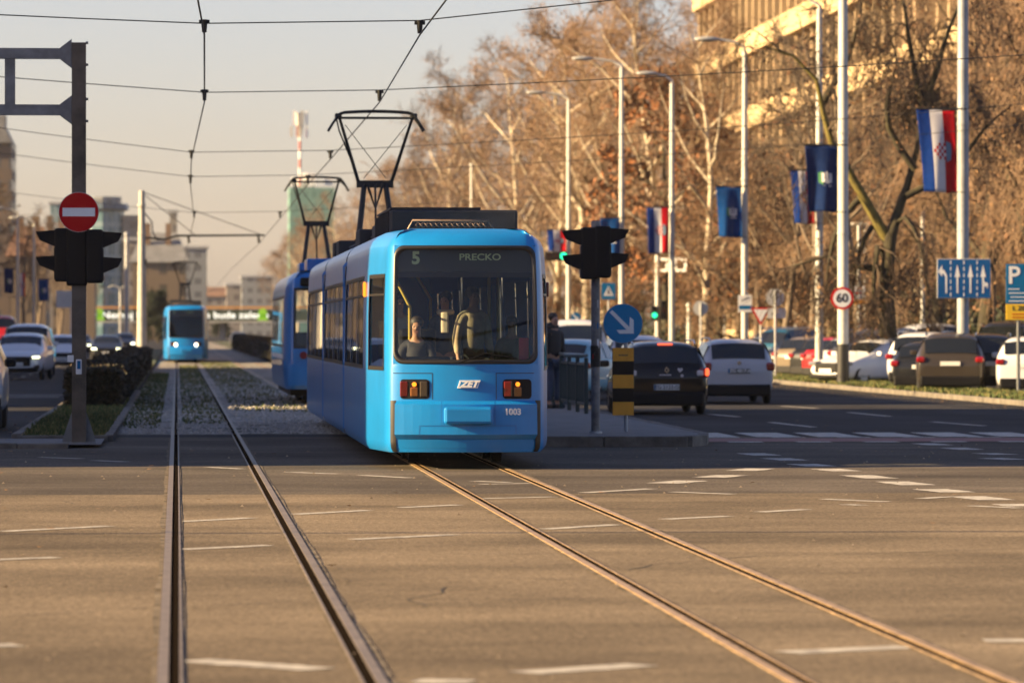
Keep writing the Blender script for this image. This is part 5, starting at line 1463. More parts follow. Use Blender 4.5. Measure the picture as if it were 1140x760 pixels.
def span(label, Y, zs, xl, xr, zl, zr, poles):
    # zs = height at the wires
    t = thing('span_wire', label, 'overhead wire', (0, Y, 0), 0, 'span wires across the tracks')
    xa = [x for (y, x) in WL if y == Y][0]; xb = [x for (y, x) in WR if y == Y][0]
    m = MB()
    L1 = [(xl + (xa - xl) * i / 8, 0, zl + (zs - zl) * (1 - (1 - i / 8) ** 1.0) - .12 * math.sin(PI * i / 8)) for i in range(9)]
    L2 = [(xb + (xr - xb) * i / 8, 0, zs + .05 + (zr - zs) * (i / 8) - .15 * math.sin(PI * i / 8)) for i in range(9)]
    m.tube(L1 + L2, .0085 if Y != 38.2 else .06, 5); m.build('wire', M_wire, t)  # unseen wire over the crossing is thickened so its shadow shows
    for x in (xa, xb):
        m = MB(); m.tube([(x, 0, zs + .05), (x, 0, 5.62)], [.045, .03], 8); m.tube([(x - .07, 0, zs + .02), (x + .07, 0, zs + .02)], .03, 6); m.build('insulator', M_dark, t)
    return t
span('nearest span wire crossing the top left corner of the sky', 64, 5.74, -12, 25, 6.55, 8.6, True)
span('second span wire just above the near pantograph', 83, 5.76, -12, 25, 7.0, 7.3, True)
span('third span wire passing behind the near pantograph arms', 111, 5.76, -12, 25, 7.6, 7.4, True)
span('fourth span wire level with the rear pantograph', 130, 5.80, -12, 25, 7.6, 7.4, True)
span('faint span wire below the fourth, beyond the rear pantograph', 170, 5.8, -12, 25, 7.4, 7.4, True)
span('span wire above the sunlit crossing, casting a thin shadow line', 38.2, 5.8, -45, 25, 7.2, 7.2, True)
# ------------------------------------------------------------------ trees
M_barkL = mat('pale_plane_bark', (0.44, 0.36, 0.25), 0.85, 0, .35, 1.6, .3, 12, col2=(.60, .53, .40))
M_barkD = mat('dark_mossy_bark', (0.030, 0.023, 0.015), 0.9, 0, .4, 2.0, .5, 14, col2=(.055, .047, .02))
M_barkM = mat('grey_brown_bark', (0.15, 0.115, 0.08), 0.9, 0, .4, 2.0, .4, 14)
M_twigT = mat('tan_twig', (0.150, 0.095, 0.056), 0.85, 0, .65, .28)
M_twigD = mat('dark_twig', (0.085, 0.06, 0.038), 0.85, 0, .3, 1.5)
M_lf1 = mat('brown_leaf', (0.12, 0.055, 0.021), 0.75, 0, .6, .3)
M_lf2 = mat('tan_leaf', (0.20, 0.112, 0.050), 0.75, 0, .5, .4)
M_lf3 = mat('rust_leaf', (0.21, 0.075, 0.018), 0.75, 0, .35, .8)
M_lfd = mat('evergreen_leaf', (0.022, 0.032, 0.012), 0.7, 0, .4, 1.2)

def tube_raw(mb, pts, rs, n, mi):
    k = len(pts); base = len(mb.v); ref = Vector((1, 0, 0))
    for i, p in enumerate(pts):
        t = pts[min(i + 1, k - 1)] - pts[max(i - 1, 0)]
        a = ref - t * (ref.dot(t) / max(1e-9, t.length_squared))
        if a.length_squared < 1e-6: a = t.orthogonal()
        a.normalize(); b = t.cross(a).normalized(); r = rs[i]
        for j in range(n):
            w = 6.28318 * j / n
            q = p + a * (math.cos(w) * r) + b * (math.sin(w) * r)
            mb.v.append((q.x, q.y, q.z))
    for i in range(k - 1):
        for j in range(n):
            j2 = (j + 1) % n
            mb.f.append((base + i * n + j, base + i * n + j2, base + (i + 1) * n + j2, base + (i + 1) * n + j)); mb.m.append(mi); mb.sm.append(n > 3)

def leaf_raw(mb, p, s, rnd, mi):
    a = Vector((rnd.gauss(0, 1), rnd.gauss(0, 1), rnd.gauss(0, 1))).normalized(); b = a.orthogonal().normalized()
    if rnd.random() < .5: b = a.cross(b)
    base = len(mb.v)
    for c in (-a * s, b * s * .55, a * s, -b * s * .55):
        q = p + c; mb.v.append((q.x, q.y, q.z))
    mb.f.append((base, base + 1, base + 2, base + 3)); mb.m.append(mi); mb.sm.append(False)

def gen_tree(seed, H, r0, first=.25, nl=16, up=.55, ll=.42, n2=6, n3=5, n4=4, leaf=.6, lsize=.09, droop=0.0, wob=.12, rtwig=.015, narrow=1.0, lean=0.0, rt1=.42, leafmix=(1, 2), top=.97, custom=None):
    rnd = random.Random(seed); T = MB(); Cn = MB()
    def poly(p, d, L_, k, wobble, trop):
        pts = [p.copy()]; d = d.normalized()
        for i in range(k):
            d = (d + Vector((rnd.gauss(0, wobble), rnd.gauss(0, wobble), rnd.gauss(0, wobble) + trop))).normalized()
            p = p + d * (L_ / k); pts.append(p.copy())
        return pts
    trunk = poly(Vector((0, 0, -.1)), Vector((lean, 0, 1)), H * top, 9, wob * .35, .05)
    if custom:
        ys = [0, .05, .1, .0, .25, .4, .3, .5, .6, .7]
        trunk = [Vector((x, ys[min(i, 9)], z)) for i, (x, z) in enumerate(custom[0])]
        trunk = [trunk[0]] + [trunk[min(len(trunk) - 1, int(i * (len(trunk) - 1) / 9))].lerp(trunk[min(len(trunk) - 1, int(i * (len(trunk) - 1) / 9) + 1)], (i * (len(trunk) - 1) / 9) % 1) for i in range(1, 10)]
    tube_raw(T, trunk, [r0 * (1.35 if i == 0 else 1) * (1 - .92 * (i / 9) ** .85) for i in range(10)], 9, 0)
    def along(pts, f):
        x = f * (len(pts) - 1); i = min(len(pts) - 2, int(x)); return pts[i].lerp(pts[i + 1], x - i), (pts[i + 1] - pts[i]).normalized()
    def side(d, ang, az):
        a = d.orthogonal().normalized(); b = d.cross(a)
        return d * math.cos(ang) + (a * math.cos(az) + b * math.sin(az)) * math.sin(ang)
    az = rnd.random() * 6
    for i in range(nl):
        f = first + (.98 - first) * (i + rnd.random() * .7) / nl
        p, d = along(trunk, f); az += 2.4 + rnd.uniform(-.5, .5)
        L1 = H * ll * (1.1 - .75 * max(0, (f - first) / (1 - first)) ** 1.2) * rnd.uniform(.75, 1.15) * narrow
        dd = Vector((math.cos(az), math.sin(az), up + rnd.uniform(-.15, .25))).normalized()
        l1 = poly(p, dd, L1, 7, wob, .05)
        r1 = r0 * rt1 * (1 - .6 * f) * rnd.uniform(.8, 1.1)
        if custom and i < len(custom) - 1:
            cl = custom[i + 1]; dy = rnd.uniform(-1.2, 1.2)
            raw = [Vector((x, .25 + dy * q / len(cl), z)) for q, (x, z) in enumerate(cl)]
            l1 = [raw[0]] + [raw[min(len(raw) - 1, int(q * (len(raw) - 1) / 7))].lerp(raw[min(len(raw) - 1, int(q * (len(raw) - 1) / 7) + 1)], (q * (len(raw) - 1) / 7) % 1) for q in range(1, 8)]
            L1 = sum((b_ - a_).length for a_, b_ in zip(l1[:-1], l1[1:])) * .75; r1 = .17 if i == 0 else .12
        tube_raw(T, l1, [r1 * (1 - .85 * q / 7) for q in range(8)], 6, 1 if custom and i == 0 else 0)
        for a in range(n2):
            g = .25 + .73 * (a + rnd.random()) / n2; p2, d2 = along(l1, g)
            L2 = L1 * .52 * (1.15 - .6 * g) * rnd.uniform(.7, 1.2)
            l2 = poly(p2, side(d2, rnd.uniform(.5, 1.0), rnd.random() * 6.28) + Vector((0, 0, .15 - droop * .4)), L2, 5, wob * 1.1, .03 - droop * .12)
            r2 = max(rtwig * 1.6, r1 * .36 * (1 - .5 * g))
            tube_raw(Cn, l2, [r2 * (1 - .75 * q / 5) for q in range(6)], 4, 0)
            for b in range(n3):
                h = .15 + .83 * (b + rnd.random()) / n3; p3, d3 = along(l2, h)
                L3 = max(.5, L2 * .5 * rnd.uniform(.6, 1.2))
                l3 = poly(p3, side(d3, rnd.uniform(.4, 1.0), rnd.random() * 6.28) + Vector((0, 0, -droop * .5)), L3, 4, wob * 1.2, -droop * .28)
                tube_raw(Cn, l3, [rtwig * 1.3 * (1 - .55 * q / 4) for q in range(5)], 3, 0)
                for c in range(n4):
                    p4, d4 = along(l3, .1 + .9 * rnd.random()); L4 = rnd.uniform(.35, .9) * (1 + droop)
                    l4 = poly(p4, side(d4, rnd.uniform(.3, 1.0), rnd.random() * 6.28) + Vector((0, 0, -droop * .8)), L4, 3, wob * 1.2, -droop * .45)
                    tube_raw(Cn, l4, [rtwig * .8, rtwig * .7, rtwig * .6, rtwig * .4], 3, 0)
                    nleaf = leaf * 3
                    kk = int(nleaf) + (1 if rnd.random() < nleaf - int(nleaf) else 0)
                    for e in range(kk):
                        q, _ = along(l4, rnd.random()); leaf_raw(Cn, q + Vector((rnd.gauss(0, .06), rnd.gauss(0, .06), rnd.gauss(0, .06) - .04)), lsize * rnd.uniform(.6, 1.3), rnd, rnd.choice(leafmix))
    return T, Cn

def proto(name, seed, bark, twig, leaves, **kw):
    T, Cn = gen_tree(seed, **kw)
    return T.mesh(name + '_trunk', bark if isinstance(bark, list) else [bark]), Cn.mesh(name + '_crown', [twig] + leaves)
def gpt_local(px, py):
    a = at(px, py, 147.0); return (a.x - at(993, 400, 147.0).x, a.z)
GN = [[gpt_local(*q) for q in pl] for pl in (
    [(993, 432), (989, 380), (987, 330), (989, 285), (994, 255), (1008, 222), (1020, 180), (1028, 140), (1032, 112)],
    [(989, 268), (968, 232), (950, 200), (932, 172), (918, 150), (915, 115), (905, 82), (878, 62), (850, 55)],
    [(1030, 125), (1020, 85), (1012, 45), (1006, 5), (995, -30)],
    [(1032, 112), (1044, 80), (1052, 45), (1066, 10), (1080, -30)],
    [(1010, 220), (1040, 205), (1070, 180), (1100, 140), (1128, 118)],
    [(916, 118), (932, 90), (946, 62), (955, 25), (960, -10)],
    [(988, 300), (960, 300), (930, 285), (905, 292), (880, 300)],
    [(1020, 190), (990, 150), (985, 110), (1000, 75), (985, 40)],
    [(990, 275), (975, 250), (960, 275), (952, 320), (950, 365)],
    [(991, 262), (1005, 240), (1022, 262), (1030, 310), (1034, 350)],
    [(988, 290), (978, 270), (972, 310), (970, 350), (968, 395)],
    [(960, 222), (945, 235), (930, 262), (922, 300), (920, 330)])]
PR = {
 'plane1': proto('plane', 11, M_barkL, M_twigT, [M_lf1, M_lf2], H=20, r0=.36, first=.16, nl=18, up=.75, ll=.40, n2=8, n3=6, n4=4, leaf=.26, lsize=.075, rtwig=.012, rt1=.52),
 'plane2': proto('plane', 12, M_barkL, M_twigT, [M_lf1, M_lf2], H=21, r0=.33, first=.2, nl=17, up=.9, ll=.38, n2=8, n3=6, n4=4, leaf=.26, lsize=.075, rtwig=.012, rt1=.52),
 'plane3': proto('plane', 13, M_barkM, M_twigT, [M_lf2, M_lf1], H=19, r0=.34, first=.14, nl=19, up=.65, ll=.40, n2=8, n3=6, n4=4, leaf=.40, lsize=.08, rtwig=.012, rt1=.5),
 'poplar': proto('poplar', 14, M_barkL, M_twigT, [M_lf2, M_lf2], H=30, r0=.40, first=.08, nl=34, up=2.4, ll=.30, n2=8, n3=5, n4=4, leaf=.10, lsize=.10, narrow=.85),
 'rust': proto('rust', 15, M_barkD, M_twigD, [M_lf3, M_lf1], H=14, r0=.28, first=.12, nl=18, up=.6, ll=.36, n2=6, n3=5, n4=3, leaf=1.6, lsize=.15),
 'low': proto('low', 16, M_barkD, mat('brown_twig', (0.085, 0.052, 0.028), .85, 0, .6, .4), [M_lf1, M_lf3], H=8.5, r0=.20, first=.10, nl=17, up=.35, ll=.50, n2=7, n3=6, n4=5, leaf=.8, lsize=.07, droop=.25),
 'low2': proto('low', 26, M_barkM, M_twigT, [M_lf2, M_lf1], H=9.5, r0=.20, first=.10, nl=17, up=.55, ll=.45, n2=7, n3=6, n4=5, leaf=.45, lsize=.07, droop=.1),
 'gnarl': proto('gnarl', 17, [M_barkD, mat('mossy_bark', (.13, .105, .022), .9, 0, .4, 3, .4, 14)], M_twigD, [M_lf1, M_lf2], H=11.5, r0=.34, first=.34, nl=14, up=.35, ll=.34, n2=7, n3=7, n4=5, leaf=.35, lsize=.06, droop=.75, wob=.26, rt1=.42, rtwig=.011, custom=GN),
 'weep': proto('weep', 18, M_barkD, M_twigT, [M_lf1, M_lf2], H=13.5, r0=.38, first=.22, nl=18, up=.55, ll=.44, n2=8, n3=6, n4=5, leaf=.35, lsize=.085, droop=.75, wob=.2, rtwig=.013),
 'bare': proto('bare', 19, M_barkM, M_twigD, [M_lf1, M_lf1], H=13, r0=.22, first=.25, nl=14, up=.9, ll=.36, n2=6, n3=4, n4=2, leaf=.12, lsize=.11),
 'ever': proto('ever', 20, M_barkD, M_lfd, [M_lfd, M_lfd], H=9, r0=.2, first=.05, nl=26, up=.3, ll=.34, n2=6, n3=5, n4=3, leaf=2.2, lsize=.2),
}
NAME = {'plane1': 'plane_tree', 'plane2': 'plane_tree', 'plane3': 'plane_tree', 'poplar': 'poplar_tree', 'rust': 'rust_leaved_tree', 'low': 'small_tree', 'low2': 'small_tree', 'gnarl': 'gnarled_tree', 'weep': 'drooping_tree', 'bare': 'bare_tree', 'ever': 'evergreen_tree'}
def tree(kind, X, Y, s, label, group=None, rz=None, z=0.0, sz=None):
    t = thing(NAME[kind], label, 'tree', (X, Y, z), rz if rz is not None else random.uniform(0, 6.28), group)
    t.scale = (s, s, sz or s)
    for nm, me in zip(('trunk', 'crown'), PR[kind]):
        o = bpy.data.objects.new(nm, me); COL.objects.link(o); o.parent = t
    return t
ORD = ['first', 'second', 'third', 'fourth', 'fifth', 'sixth', 'seventh', 'eighth', 'ninth', 'tenth', 'eleventh', 'twelfth', 'thirteenth', 'fourteenth', 'fifteenth', 'sixteenth', 'seventeenth', 'eighteenth', 'nineteenth', 'twentieth']
random.seed(31)
# front row of tall planes, from the office building towards the vanishing point
row = [785, 737, 690, 655, 618, 585, 548, 512, 480, 450, 422, 400, 380, 362, 346, 331, 318, 308]
for i, px in enumerate(row):
    X = 26 + random.uniform(-1, 2); Y = X * F / (px - 197)
    k = ['plane2', 'plane1', 'plane3', 'plane1', 'plane2', 'plane1', 'plane3'][i % 7]
    s = random.uniform(.94, 1.08) * (.82 if px > 780 else 1.05 if px > 600 else 1.24 if px > 490 else 1.12)
    tree(k, X, Y, s, 'tall brown-leaved plane tree, %s of the front row counting left from the office building' % ORD[i], 'plane trees lining the avenue')
# second row, its gaps filled
row = [(752, 378), (700, 395), (648, 430), (604, 480), (566, 520), (530, 575), (496, 640), (462, 720), (432, 800), (405, 900), (372, 1050)]
for i, (px, Y) in enumerate(row):
    X = (px - 197) * Y / F
    k = ['plane3', 'plane1', 'plane2'][i % 3]
    tree(k, X, Y, random.uniform(1.0, 1.15) * (1.1 if px < 600 else 1.0), 'brown tree crown filling the gap behind the front plane row, %s from the office building' % ORD[i], 'plane trees of the second row')
for i, (px, Y, s, lab) in enumerate([(773, 376, 1.0, 'very tall slender poplar at the near end of the office building'), (706, 440, 1.12, 'tall bare poplar rising behind the rust coloured tree'), (672, 470, 1.1, 'tall thin poplar left of the gap of sky above the lamps'), (640, 500, 1.05, 'bare poplar top seen above the tall pale plane tree'), (797, 300, .72, 'upright bare poplar standing before the pale office facade')]):
    tree('poplar', (px - 197) * Y / F, Y, s, lab, 'tall poplars behind the planes')
tree('rust', at(742, 300, 262).x, 262, 1.12, 'rust orange tree above the tricolour flag between two lamps')
# low brown trees and shrubs behind the parked cars
lows = [(715, 268, .75), (760, 272, .85), (800, 250, 1.0), (842, 222, .95), (880, 232, 1.1), (918, 212, .95), (960, 226, 1.1), (1000, 205, 1.0), (1042, 216, 1.15), (1082, 200, 1.05), (1125, 205, 1.2), (1165, 195, 1.1), (660, 290, .8), (822, 262, 1.15), (905, 255, 1.25), (985, 245, 1.2), (1062, 240, 1.35), (1140, 235, 1.4)]
for i, (px, Y, s) in enumerate(lows):
    tree(('low', 'low2')[i % 2], at(px, 380, Y).x, Y, s, 'low tree with dry brown leaves behind the parked cars, %s by distance along the park' % ORD[i], 'low brown trees behind the parked cars')
# near trees on the verge
g = tree('gnarl', at(993, 400, 147).x, 147, 1.0, 'big gnarled dark tree with mossy trunk on the verge among parked cars', None, 0.0, .05)
tree('weep', at(1098, 400, 172).x, 172, 1.02, 'dense drooping tree with golden twigs behind the grey lamp post', None, .4)
tree('weep', at(1172, 400, 160).x, 160, 1.0, 'dense drooping tree at the right edge above the parking sign', None, 2.9)
tree('weep', at(1040, 400, 196).x, 196, .9, 'drooping tree between the gnarled tree and the grey lamp post', None, 5.1)
tree('bare', at(870, 400, 205).x, 205, .95, 'thin bare tree in front of the office building left of the navy flag', None, 1.9)
tree('bare', at(905, 400, 192).x, 192, 1.05, 'thin bare tree veiling the office facade above the navy flag', None, 3.1)
tree('bare', at(962, 400, 186).x, 186, 1.1, 'thin bare tree between the 60 sign post and the gnarled tree', None, 4.4)
tree('plane2', at(1036, 400, 220).x, 220, .62, 'young tree with pale trunk behind the second row of parked cars', None, .9)
# dark shrubs along the park
def shrub(label, px, Y, w_, h_, seed, m_=None):
    rnd = random.Random(seed); x = at(px, 380, Y).x
    t = thing('shrub', label, 'shrub', (x, Y, 0), 0, 'dark evergreen shrubs in the park')
    m = MB()
    for i in range(2200):
        a = rnd.random() * 6.28; b = math.acos(rnd.uniform(0, 1)); rr = rnd.uniform(.55, 1) * (1 + .25 * math.sin(a * 3 + seed) * math.sin(b * 4))
        leaf_raw(m, Vector((w_ * rr * math.cos(a) * math.sin(b), w_ * .8 * rr * math.sin(a) * math.sin(b), h_ * rr * math.cos(b))), rnd.uniform(.06, .13), rnd, 0)
    m.build('foliage', m_ or M_lfd, t)
    m = MB()
    for i in range(8):
        a = rnd.random() * 6.28; m.tube([(0, 0, 0), (w_ * .5 * math.cos(a), w_ * .4 * math.sin(a), h_ * .7)], [.03, .01], 5)
    m.build('stem', M_barkD, t)
for i, (px, Y, w_, h_) in enumerate([(1062, 196, 2.4, 2.6), (1108, 192, 2.2, 3.0), (1020, 205, 2.0, 2.2), (940, 215, 2.2, 2.2), (655, 240, 2.2, 2.6), (900, 230, 2.3, 2.0), (770, 262, 2.0, 2.2), (715, 258, 2.0, 2.4)]):
    shrub('dark evergreen shrub behind the parked cars, %s in the park border' % ORD[i], px, Y, w_, h_, i)
# left side of the avenue
for i, (X, Y, s) in enumerate([(-13.5, 330, .9), (-12.0, 385, .85), (-14, 300, .95), (-13, 450, .9), (-12.5, 520, .9), (-15, 620, .95), (-12, 700, .8)]):
    tree('bare', X, Y, s, 'bare brown tree beside the left carriageway, %s counting away from the gantry' % ORD[i], 'bare trees along the left carriageway')
for i, (px, Y, s, lab) in enumerate([(176, 640, .75, 'dark evergreen tree in front of the old ochre house'), (190, 700, .6, 'second dark evergreen tree left of the distant tram'), (246, 890, .55, 'dark tree right of the distant tram behind the overpass')]):
    tree('ever', (px - 197) * Y / F, Y, s, lab)

# clipped hedges
def hedge(label, x0, x1, y0, y1, h, n, seed, lit=None):
    t = thing('hedge', label, 'hedge', ((x0 + x1) / 2, y0, .05))
    w_ = (x1 - x0) / 2; L_ = y1 - y0; rnd = random.Random(seed)
    m = MB(); m.box((0, L_ / 2, h / 2 - .03), (w_ * 2 - .16, L_ - .16, h - .1)); m.build('dark_core', mat('hedge_inner', (.012, .011, .007), .9), t)  # solid dark box filling the hedge behind its leaves
    m = MB()
    for i in range(n):
        yy = L_ * rnd.random() ** 1.7; q = rnd.random()
        if q < .42: p = Vector((rnd.uniform(-w_, w_), yy, h + rnd.gauss(0, .035)))
        elif q < .86: p = Vector(((w_ if rnd.random() < .7 else -w_) + rnd.gauss(0, .04), yy, rnd.uniform(.02, h)))
        else: p = Vector((rnd.uniform(-w_, w_), rnd.gauss(0, .04), rnd.uniform(.02, h)))
        leaf_raw(m, p, rnd.uniform(.025, .055) * (1 + yy / 80), rnd, 0 if rnd.random() < .75 else 1)
    m.build('leaves', [mat('hedge_leaf', (.016, .016, .007), .7, 0, .4, 3), mat('hedge_leaf_brown', (.045, .028, .013), .8, 0, .4, 3)], t)
    return t
hedge('long dark clipped hedge between the left carriageway and the tram tracks', -2.28, -1.2, 101, 215, .82, 26000, 1)
hedge('distant clipped hedge right of the tracks beyond the older tram', 4.75, 6.0, 215, 420, 1.15, 12000, 2)
# ------------------------------------------------------------------ buildings
M_cream = mat('cream_render', (0.47, 0.345, 0.19), 0.85, 0, .12, .4)
M_panel = mat('brown_panel', (0.16, 0.10, 0.06), 0.8, 0, .3, .5)
M_winA = mat('window_glass_dark', (0.03, 0.035, 0.04), 0.08, spec=.8)
M_wframe = mat('window_frame', (0.42, 0.36, 0.27), 0.6)
def facade_mat(name, wall, glassc, sx, sz, wf=.5, hf=.5, rough=.7):
    """Wall with a regular grid of small windows, for buildings hundreds of metres away."""
    m = bpy.data.materials.new(name); m.use_nodes = True
    nt = m.node_tree; N = nt.nodes; L = nt.links; b = N['Principled BSDF']
    tc = N.new('ShaderNodeTexCoord'); sp = N.new('ShaderNodeSeparateXYZ'); L.new(tc.outputs['Object'], sp.inputs[0])
    ad = N.new('ShaderNodeMath'); ad.operation = 'ADD'; L.new(sp.outputs[0], ad.inputs[0]); L.new(sp.outputs[1], ad.inputs[1])
    def cell(src, step, frac):
        d = N.new('ShaderNodeMath'); d.operation = 'DIVIDE'; L.new(src, d.inputs[0]); d.inputs[1].default_value = step
        f = N.new('ShaderNodeMath'); f.operation = 'FRACT'; L.new(d.outputs[0], f.inputs[0])
        g = N.new('ShaderNodeMath'); g.operation = 'LESS_THAN'; L.new(f.outputs[0], g.inputs[0]); g.inputs[1].default_value = frac
        return g.outputs[0]
    mm = N.new('ShaderNodeMath'); mm.operation = 'MULTIPLY'; L.new(cell(ad.outputs[0], sx, wf), mm.inputs[0]); L.new(cell(sp.outputs[2], sz, hf), mm.inputs[1])
    mx = N.new('ShaderNodeMix'); mx.data_type = 'RGBA'; mx.inputs[6].default_value = (*wall, 1); mx.inputs[7].default_value = (*glassc, 1)
    L.new(mm.outputs[0], mx.inputs[0]); L.new(mx.outputs[2], b.inputs['Base Color'])
    rr = N.new('ShaderNodeMapRange'); rr.inputs[3].default_value = rough; rr.inputs[4].default_value = .12; L.new(mm.outputs[0], rr.inputs[0]); L.new(rr.outputs[0], b.inputs['Roughness'])
    return m

# office block on the right: facade parallel to the avenue, seen very obliquely
bx, by0, by1, bh = 38.6, 226.0, 352.0, 37.0
t = thing('office_building', 'long office building with cream balcony bands and brown panels behind the trees', 'building', (bx, by0, 0))
m = MB(); m.box((8.2, (by1 - by0) / 2, bh / 2), (15.6, by1 - by0, bh)); m.build('wall', M_panel, t)
m = MB(); m.box((8.0, (by1 - by0) / 2, bh + .3), (17.2, by1 - by0 + 1, .6)); m.build('roof', M_conc, t)
fl = 4.9; nb = 34; bay = (by1 - by0) / nb
for f in range(8):
    z = 1.0 + f * fl
    m = MB(); m.box((-.35, (by1 - by0) / 2, z), (1.5, by1 - by0, 1.4)); m.build('parapet_band', M_cream, t)
for k in range(nb + 1):
    m = MB(); m.box((-.1, k * bay, bh / 2), (1.1, .5, bh - .4)); m.build('pilaster', mat('pilaster_ochre', (.32, .235, .14), .85, 0, .2, .6), t)
cands = []
for f in range(8):
    for k in range(nb):
        cands.append((f, k))
shown = [(f, k) for f, k in cands if 2 <= f <= 7][:400]
shown.sort(key=lambda q: (0 if q[1] < 17 else 1, q[1]))
def win(m, f, k):
    z = 1.0 + f * fl + .74; y = k * bay + .32
    m.box((.36, y + (bay - .64) / 2, z + 1.53), (.08, bay - .7, 3.05), mi=0)
    for q in (0, .33, .66, 1): m.box((.29, y + .04 + (bay - .72) * q, z + 1.53), (.10, .14, 3.06), mi=1)
    m.box((.29, y + (bay - .64) / 2, z + .9), (.09, bay - .7, .1), mi=1)
    if (f * 7 + k * 3) % 4 == 0: m.box((.28, y + bay * .2, z + 1.9), (.05, bay * .28, 1.3), mi=2)
for (f, k) in shown[:100]:
    m = MB(); win(m, f, k); m.build('window', [M_winA, M_wframe, M_cream], t)
m = MB()
for (f, k) in [c for c in cands if c not in shown[:100]]: win(m, f, k)
o = m.build('window', [M_winA, M_wframe, M_cream], t); o['kind'] = 'stuff'; o.name = 'windows'

# blocks on the left, outside the picture, whose shade lies on the tram and the crossing
def block(label, x0, x1, y0, y1, h, wallc, seed):
    t = thing('street_building', label, 'building', ((x0 + x1) / 2, (y0 + y1) / 2, 0))
    wx, wy = x1 - x0, y1 - y0
    m = MB(); m.box((0, 0, h / 2), (wx, wy, h)); m.build('wall', wallc, t)
    m = MB(); m.box((0, 0, h + .15), (wx + .5, wy + .5, .3)); m.build('roof', M_conc, t)
    n = max(2, int(wy / 4)); fs = int((h - 1) / 3.4)
    for f in range(fs):
        m = MB()
        for k in range(n):
            y = -wy / 2 + (k + .5) * wy / n
            m.box((wx / 2 + .01, y, 2.0 + f * 3.4), (.12, 1.5, 1.7), mi=0); m.box((wx / 2 + .05, y, 1.1 + f * 3.4), (.2, 1.7, .08), mi=1)
        m.build('window_row', [M_winA, M_wframe], t)
    return t
block('plain corner block left of the crossing, outside the picture', -46, -28, 57.0, 97, 15.6, M_conc, 1)
block('first block beyond the gap on the left, outside the picture', -46, -28, 104, 211, 14.6, M_cream, 2)
block('second block beyond the gap on the left, outside the picture', -46, -28, 262, 430, 14.2, M_conc, 3)
block('added tall block behind the camera on the left side, outside the picture', -60, -12, -95, -60, 22, M_conc, 4)  # both rear blocks are unseen, added to cut low sky light and reflections
block('added tall block behind the camera on the right side, outside the picture', 8, 70, -110, -60, 24, M_cream, 5)

# far buildings closing the view on the left
def far_block(label, px0, px1, ytop, Y, m_, depth=18, roof=None, name='far_building', extra=None):
    x0, x1 = (px0 - 197) * Y / F, (px1 - 197) * Y / F; h = (367 - ytop) * Y / F + CAM_H
    t = thing(name, label, 'building', ((x0 + x1) / 2, Y, 0))
    m = MB(); m.box((0, depth / 2, h / 2), (x1 - x0, depth, h)); m.build('wall', m_, t)
    if roof == 'flat':
        m = MB(); m.box((0, depth / 2, h + .3), (x1 - x0 + .8, depth + .8, .6)); m.build('roof', M_steel, t)
    elif roof:
        rh, rm = roof; w2 = (x1 - x0) / 2 + .5
        m = MB(); m.add([(-w2, -.6, h), (w2, -.6, h), (w2, depth + .6, h), (-w2, depth + .6, h), (-w2 * .62, depth * .5, h + rh), (w2 * .62, depth * .5, h + rh)], [(0, 1, 5, 4), (1, 2, 5), (2, 3, 4, 5), (3, 0, 4)]); m.build('roof', rm, t)
        for k in range(2):
            m = MB(); m.box((w2 * (-.4 + .7 * k), depth * .3, h + rh * .8), (.9, .9, rh)); m.build('chimney', M_panel, t)
    return t, x1 - x0, h
FA = facade_mat('far_brown_slab', (.10, .075, .058), (.07, .07, .08), 2.2, 3.1)
FB = facade_mat('far_glass_tower', (.17, .25, .28), (.08, .16, .19), 3.0, 3.4, .75, .7, .3)
FC = facade_mat('far_ochre_house', (.15, .112, .075), (.07, .06, .05), 3.2, 3.6, .4, .55)
FD = facade_mat('far_grey_slab', (.17, .19, .21), (.10, .11, .13), 2.6, 3.0, .6, .45)
FE = facade_mat('far_pale_block', (.19, .175, .16), (.10, .09, .09), 3.0, 3.2, .5, .5)
FG = facade_mat('green_netting', (.10, .23, .20), (.09, .19, .17), 2.0, 3.0, .5, .5)  # netting green paled so the colour itself looks hazy
M_tile = mat('roof_tile_brown', (.16, .085, .05), .85, 0, .3, .6)
M_slate = mat('roof_slate_grey', (.15, .155, .16), .7, 0, .25, .6)
t, w_, h = far_block('brown slab tower cut by the left edge of the photo', -60, 14.5, 160, 700, FA)
m = MB(); wv = w_ / 2; m.add([(-wv, -1, h), (wv + .1, -1, h), (wv - 1.2, -1, h + 2.6), (-wv, -1, h + 2.6), (-wv, 18, h), (wv + .1, 18, h), (wv - 1.2, 18, h + 2.6), (-wv, 18, h + 2.6)], [(0, 1, 2, 3), (7, 6, 5, 4), (1, 5, 6, 2), (3, 2, 6, 7), (0, 3, 7, 4)])
m.box((wv - 2.6, 8, h + 3.4), (3.0, 6, 1.6)); m.build('roof_cap', M_slate, t)
# glass tower
Y = 1000; x = (115 - 197) * Y / F; h = (367 - 236) * Y / F + 1.7; rr = 4.4
t = thing('glass_tower', 'rounded glass office tower with dark overhanging crown behind the no entry sign', 'building', (x, Y, 0))
m = MB(); m.tube([(0, 0, 0), (0, 0, h)], rr, 12, smooth=False); m.build('glass_shaft', FB, t)
m = MB(); m.tube([(0, 0, h), (0, 0, h + .5), (0, 0, h + 1.6)], [rr + .2, rr + 1.0, rr + .6], 12, smooth=False); m.build('crown', mat('tower_crown', (.05, .08, .11), .4), t)
m = MB(); m.tube([(0, 0, h + 1.6), (0, 0, h + 3.0)], rr - .6, 12, smooth=False); m.build('roof_house', FD, t)
m = MB(); m.box((rr + 1.3, 1, (h - .8) / 2), (3.4, 7, h - .8)); m.build('side_wing', FE, t)
far_block('narrow green-grey slab left of the glass tower', 57, 72, 228, 1060, FB, roof='flat')
